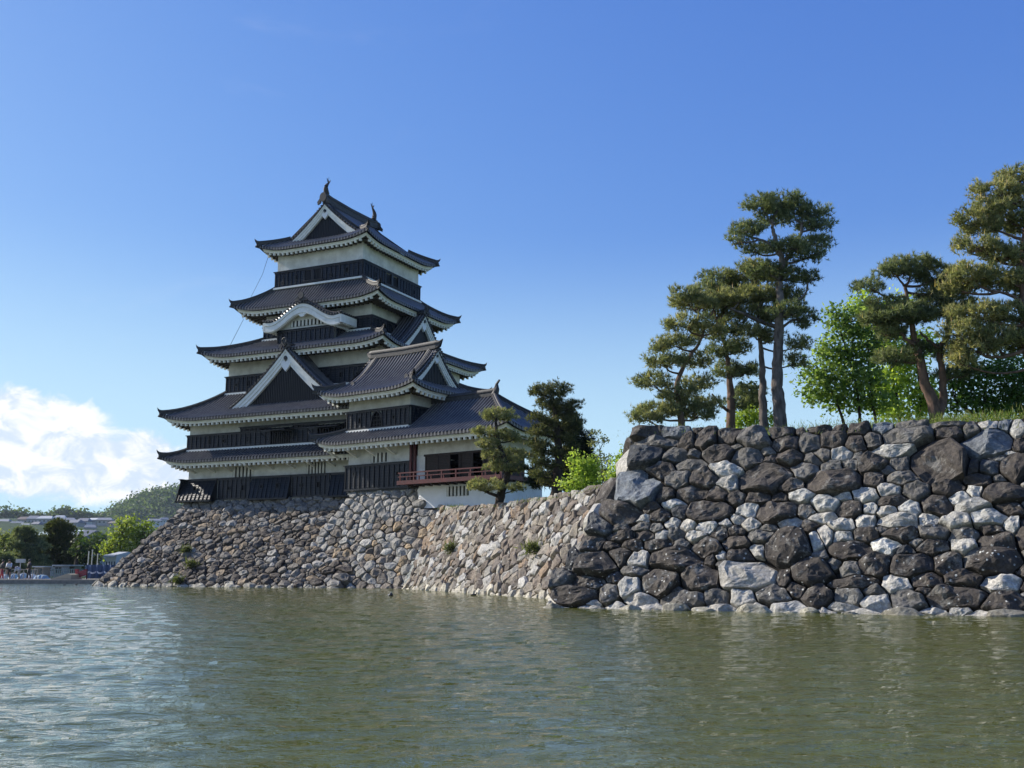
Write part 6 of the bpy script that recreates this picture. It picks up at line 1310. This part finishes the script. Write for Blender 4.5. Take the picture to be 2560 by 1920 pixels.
# ---- people on the far path
def skinned(name, chain, mat, parent):
    """chain: list of (points, radii); one connected body mesh grown with a Skin modifier and then applied as tubes"""
    m = MB()
    for pts, rad in chain: m.tube(pts, rad, 8)
    return m.build(name, mat, parent, True)
def person(u, Y, label, pose, top, trousers, skin, hair, facing=0.0, h=1.68, group='people on the far path'):
    b = at(u, 1452, Y); root = thing('person', label, 'person', (b.x, Y, .475), facing, group)
    me = bpy.data.meshes.new('body'); J = {}; V = []; E = []; Rr = []
    def v(n, p, r): J[n] = len(V); V.append(Vector(p) * (h / 1.7)); Rr.append(r * h / 1.7)
    def e(a, b): E.append((J[a], J[b]))
    if pose == 'ride': hip = (-.05, 0, .95); chest = (.12, 0, 1.36); neck = (.17, 0, 1.50); head = (.22, 0, 1.66); kn = [(.28, .12, .72), (.30, -.12, .92)]; ft = [(.12, .12, .22), (.2, -.12, .50)]; el = [(.32, .2, 1.18), (.32, -.2, 1.18)]; ha = [(.52, .2, 1.06), (.52, -.2, 1.06)]
    elif pose == 'stoop': hip = (0, 0, .82); chest = (.30, 0, 1.02); neck = (.42, 0, 1.06); head = (.54, 0, 1.06); kn = [(.10, .1, .46), (.06, -.1, .46)]; ft = [(0, .1, .06), (-.04, -.1, .06)]; el = [(.38, .2, .80), (.36, -.2, .80)]; ha = [(.46, .16, .60), (.44, -.14, .62)]
    else: hip = (0, 0, .92); chest = (.01, 0, 1.30); neck = (.02, 0, 1.47); head = (.04, 0, 1.60); kn = [(.06, .1, .50), (-.02, -.1, .50)]; ft = [(.10, .11, .06), (-.12, -.1, .07)]; el = [(.0, .27, 1.12), (.02, -.27, 1.12)]; ha = [(.12, .26, .90), (.12, -.26, .90)]
    v('hip', hip, .15); v('chest', chest, .17); v('neck', neck, .065); v('head', head, .105); v('crown', (head[0], 0, head[2] + .09), .085); e('hip', 'chest'); e('chest', 'neck'); e('neck', 'head'); e('head', 'crown')
    for i, s in ((0, 1), (1, -1)):
        v('hj%d' % i, (hip[0], s * .1, hip[2] - .07), .10); v('k%d' % i, kn[i], .065); v('a%d' % i, ft[i], .045); v('t%d' % i, (ft[i][0] + .15, ft[i][1], ft[i][2] - .03), .04)
        e('hip', 'hj%d' % i); e('hj%d' % i, 'k%d' % i); e('k%d' % i, 'a%d' % i); e('a%d' % i, 't%d' % i)
        v('s%d' % i, (chest[0] + .02, s * .19, chest[2] + .08), .065); v('e%d' % i, el[i], .047); v('h%d' % i, ha[i], .034); v('f%d' % i, (ha[i][0] + .08, ha[i][1], ha[i][2] - .03), .03)
        e('chest', 's%d' % i); e('s%d' % i, 'e%d' % i); e('e%d' % i, 'h%d' % i); e('h%d' % i, 'f%d' % i)
    me.from_pydata(V, E, []); me.update(); o = bpy.data.objects.new('body', me); COL.objects.link(o); o.parent = root; me.materials.append(skin)
    md = o.modifiers.new('skin', 'SKIN'); lay = me.skin_vertices[0].data
    for i, r in enumerate(Rr): lay[i].radius = (r, r)
    lay[0].use_root = True; ss = o.modifiers.new('sub', 'SUBSURF'); ss.levels = 1; ss.render_levels = 1
    k = h / 1.7; S = lambda p: Vector(p) * k
    m = MB(); m.tube([S(hip) + Vector((0, 0, -.02)), S(hip).lerp(S(chest), .5), S(chest), S(chest).lerp(S(neck), .7)], [.17 * k, .175 * k, .20 * k, .10 * k], 10)
    for i, s in ((0, 1), (1, -1)): m.tube([S((chest[0] + .02, s * .17, chest[2] + .09)), S(el[i]), S(el[i]).lerp(S(ha[i]), .7)], [.08 * k, .062 * k, .05 * k], 8)
    m.build('jacket', top, root, True); m = MB()
    m.tube([S(hip) + Vector((0, 0, .08)), S(hip) - Vector((0, 0, .08))], [.165 * k, .17 * k], 10)
    for i, s in ((0, 1), (1, -1)): m.tube([S((hip[0], s * .09, hip[2] - .04)), S(kn[i]), S(ft[i]) + Vector((0, 0, .05))], [.11 * k, .078 * k, .06 * k], 8)
    m.build('trousers', trousers, root, True); m = MB(); hc = S(head) + Vector((-.02, 0, .06))
    m.tube([hc + Vector((-.01, 0, -.09)), hc + Vector((0, 0, 0)), hc + Vector((.0, 0, .08)), hc + Vector((.0, 0, .11))], [.09 * k, .118 * k, .09 * k, .03], 10); m.build('hair', hair, root, True)
    return root
SKIN = simple('skin', (.45, .28, .2)); CWH = simple('white_cloth', (.62, .64, .66)); CDK = simple('black_cloth', (.02, .022, .026)); CGR = simple('grey_cloth', (.10, .10, .11)); CRD = simple('red_cloth', (.42, .05, .06)); CBG = simple('beige_cloth', (.42, .38, .32)); HR = simple('black_hair', (.015, .013, .012))
person(21, 97.2, 'person in white top and dark trousers riding a bicycle along the far bank', 'ride', CWH, CDK, SKIN, HR, radians(-75))
person(47, 97.4, 'person in white top bending forward beside the low rail', 'stoop', CWH, CBG, SKIN, HR, radians(200))
person(71, 97.6, 'person in black standing upright on the far path, right of the others', 'stand', CDK, CDK, SKIN, HR, radians(180), 1.75)
person(3, 97.4, 'person in dark top and red trousers at the left picture edge', 'stand', CDK, CRD, SKIN, HR, radians(20), 1.72)
# bicycle
t = thing('bicycle', 'black bicycle under the rider in white on the far bank', 'bicycle', (at(21, 1452, 97.2).x, 97.2, .475), radians(-75)); m = MB()
m.tube([(-.5, 0, .33), (-.1, 0, .30), (.42, 0, .75)], .022, 6); m.tube([(-.1, 0, .30), (-.2, 0, .88)], .02, 6); m.tube([(-.2, 0, .8), (.4, 0, .8)], .02, 6); m.tube([(-.5, 0, .33), (-.2, 0, .8)], .016, 6); m.tube([(.55, 0, .33), (.4, 0, .85), (.42, 0, 1.0)], .02, 6); m.tube([(.42, -.26, 1.02), (.42, .26, 1.02)], .018, 6); m.build('frame', CDK, t)
m = MB(); m.box(-.32, -.1, -.07, .07, .88, .93); m.build('saddle', CDK, t)
for x in (-.5, .55):
    m = MB(); m.tube([(x + .32 * cos(i * pi / 8), 0, .33 + .32 * sin(i * pi / 8)) for i in range(17)], .022, 5, False)
    for i in range(8): m.tube([(x, 0, .33), (x + .31 * cos(i * pi / 4), 0, .33 + .31 * sin(i * pi / 4))], .005, 3)
    m.build('wheel', CDK, t)
# ---- birds on the water
def duck(u, v, label, face=1, sc_=1.0):
    r = ray(u, v); s = (WZ - EYE) / r.z; p = Vector((0, 0, EYE)) + r * s; t = thing('duck', label, 'duck', p, 0 if face > 0 else pi, 'dark water birds on the moat'); m = MB(); k = sc_
    m.tube([(-.30 * k, 0, .10 * k), (-.22 * k, 0, .07 * k), (-.08 * k, 0, .06 * k), (.08 * k, 0, .06 * k), (.2 * k, 0, .09 * k), (.25 * k, 0, .17 * k), (.265 * k, 0, .25 * k), (.31 * k, 0, .27 * k), (.36 * k, 0, .255 * k)], [.01 * k, .06 * k, .11 * k, .12 * k, .08 * k, .042 * k, .05 * k, .045 * k, .02 * k], 10)
    m.build('body', simple('dark_plumage', (.02, .018, .017), (.04, .035, .03), .7), t, True); m = MB(); m.tube([(.35 * k, 0, .255 * k), (.42 * k, 0, .24 * k)], [.02 * k, .008 * k], 6); m.build('beak', simple('beak', (.3, .28, .2)), t)
duck(162, 1463, 'dark water bird swimming far left, the left of a pair', -1, .42); duck(190, 1462, 'dark water bird swimming far left, the right of a pair', 1, .46)
duck(1184, 1489, 'dark duck floating close to the foot of the sunlit middle wall', 1, .5)
r = ray(977, 1490); s = (WZ - EYE) / r.z; p = Vector((0, 0, EYE)) + r * s; t = thing('buoy', 'round black float with pale left side on the water before the keep base', 'float', p); t.scale = (.68, .68, .68); m = MB(); n = 10
m.tube([(0, 0, -.06), (0, 0, 0), (0, 0, .09), (0, 0, .17), (0, 0, .20)], [.10, .15, .155, .09, .02], 14); m.build('body', simple('black_rubber', (.012, .012, .012), None, .5), t, True); m = MB(); m.tube([(-.0, 0, .19), (0, 0, .25)], .025, 6); m.tube([(-.145, -.02, .03), (-.15, -.02, .12)], .035, 6); m.build('fitting', CWH, t)
# haze over the whole place
def haze():
    m = MB(); m.box(-1600, 1600, -90, 2100, -4, 160); o = m.build('haze', bpy.data.materials.new('haze_air')); mt_ = o.data.materials[0]; mt_.use_nodes = True; nt = mt_.node_tree; nt.nodes.remove(nt.nodes['Principled BSDF'])
    v = nt.nodes.new('ShaderNodeVolumePrincipled'); v.inputs['Density'].default_value = .00007; v.inputs['Color'].default_value = (.62, .76, .95, 1); v.inputs['Anisotropy'].default_value = .3
    nt.links.new(v.outputs[0], nt.nodes['Material Output'].inputs['Volume']); o['kind'] = 'stuff'
import os
if HAZE: haze()
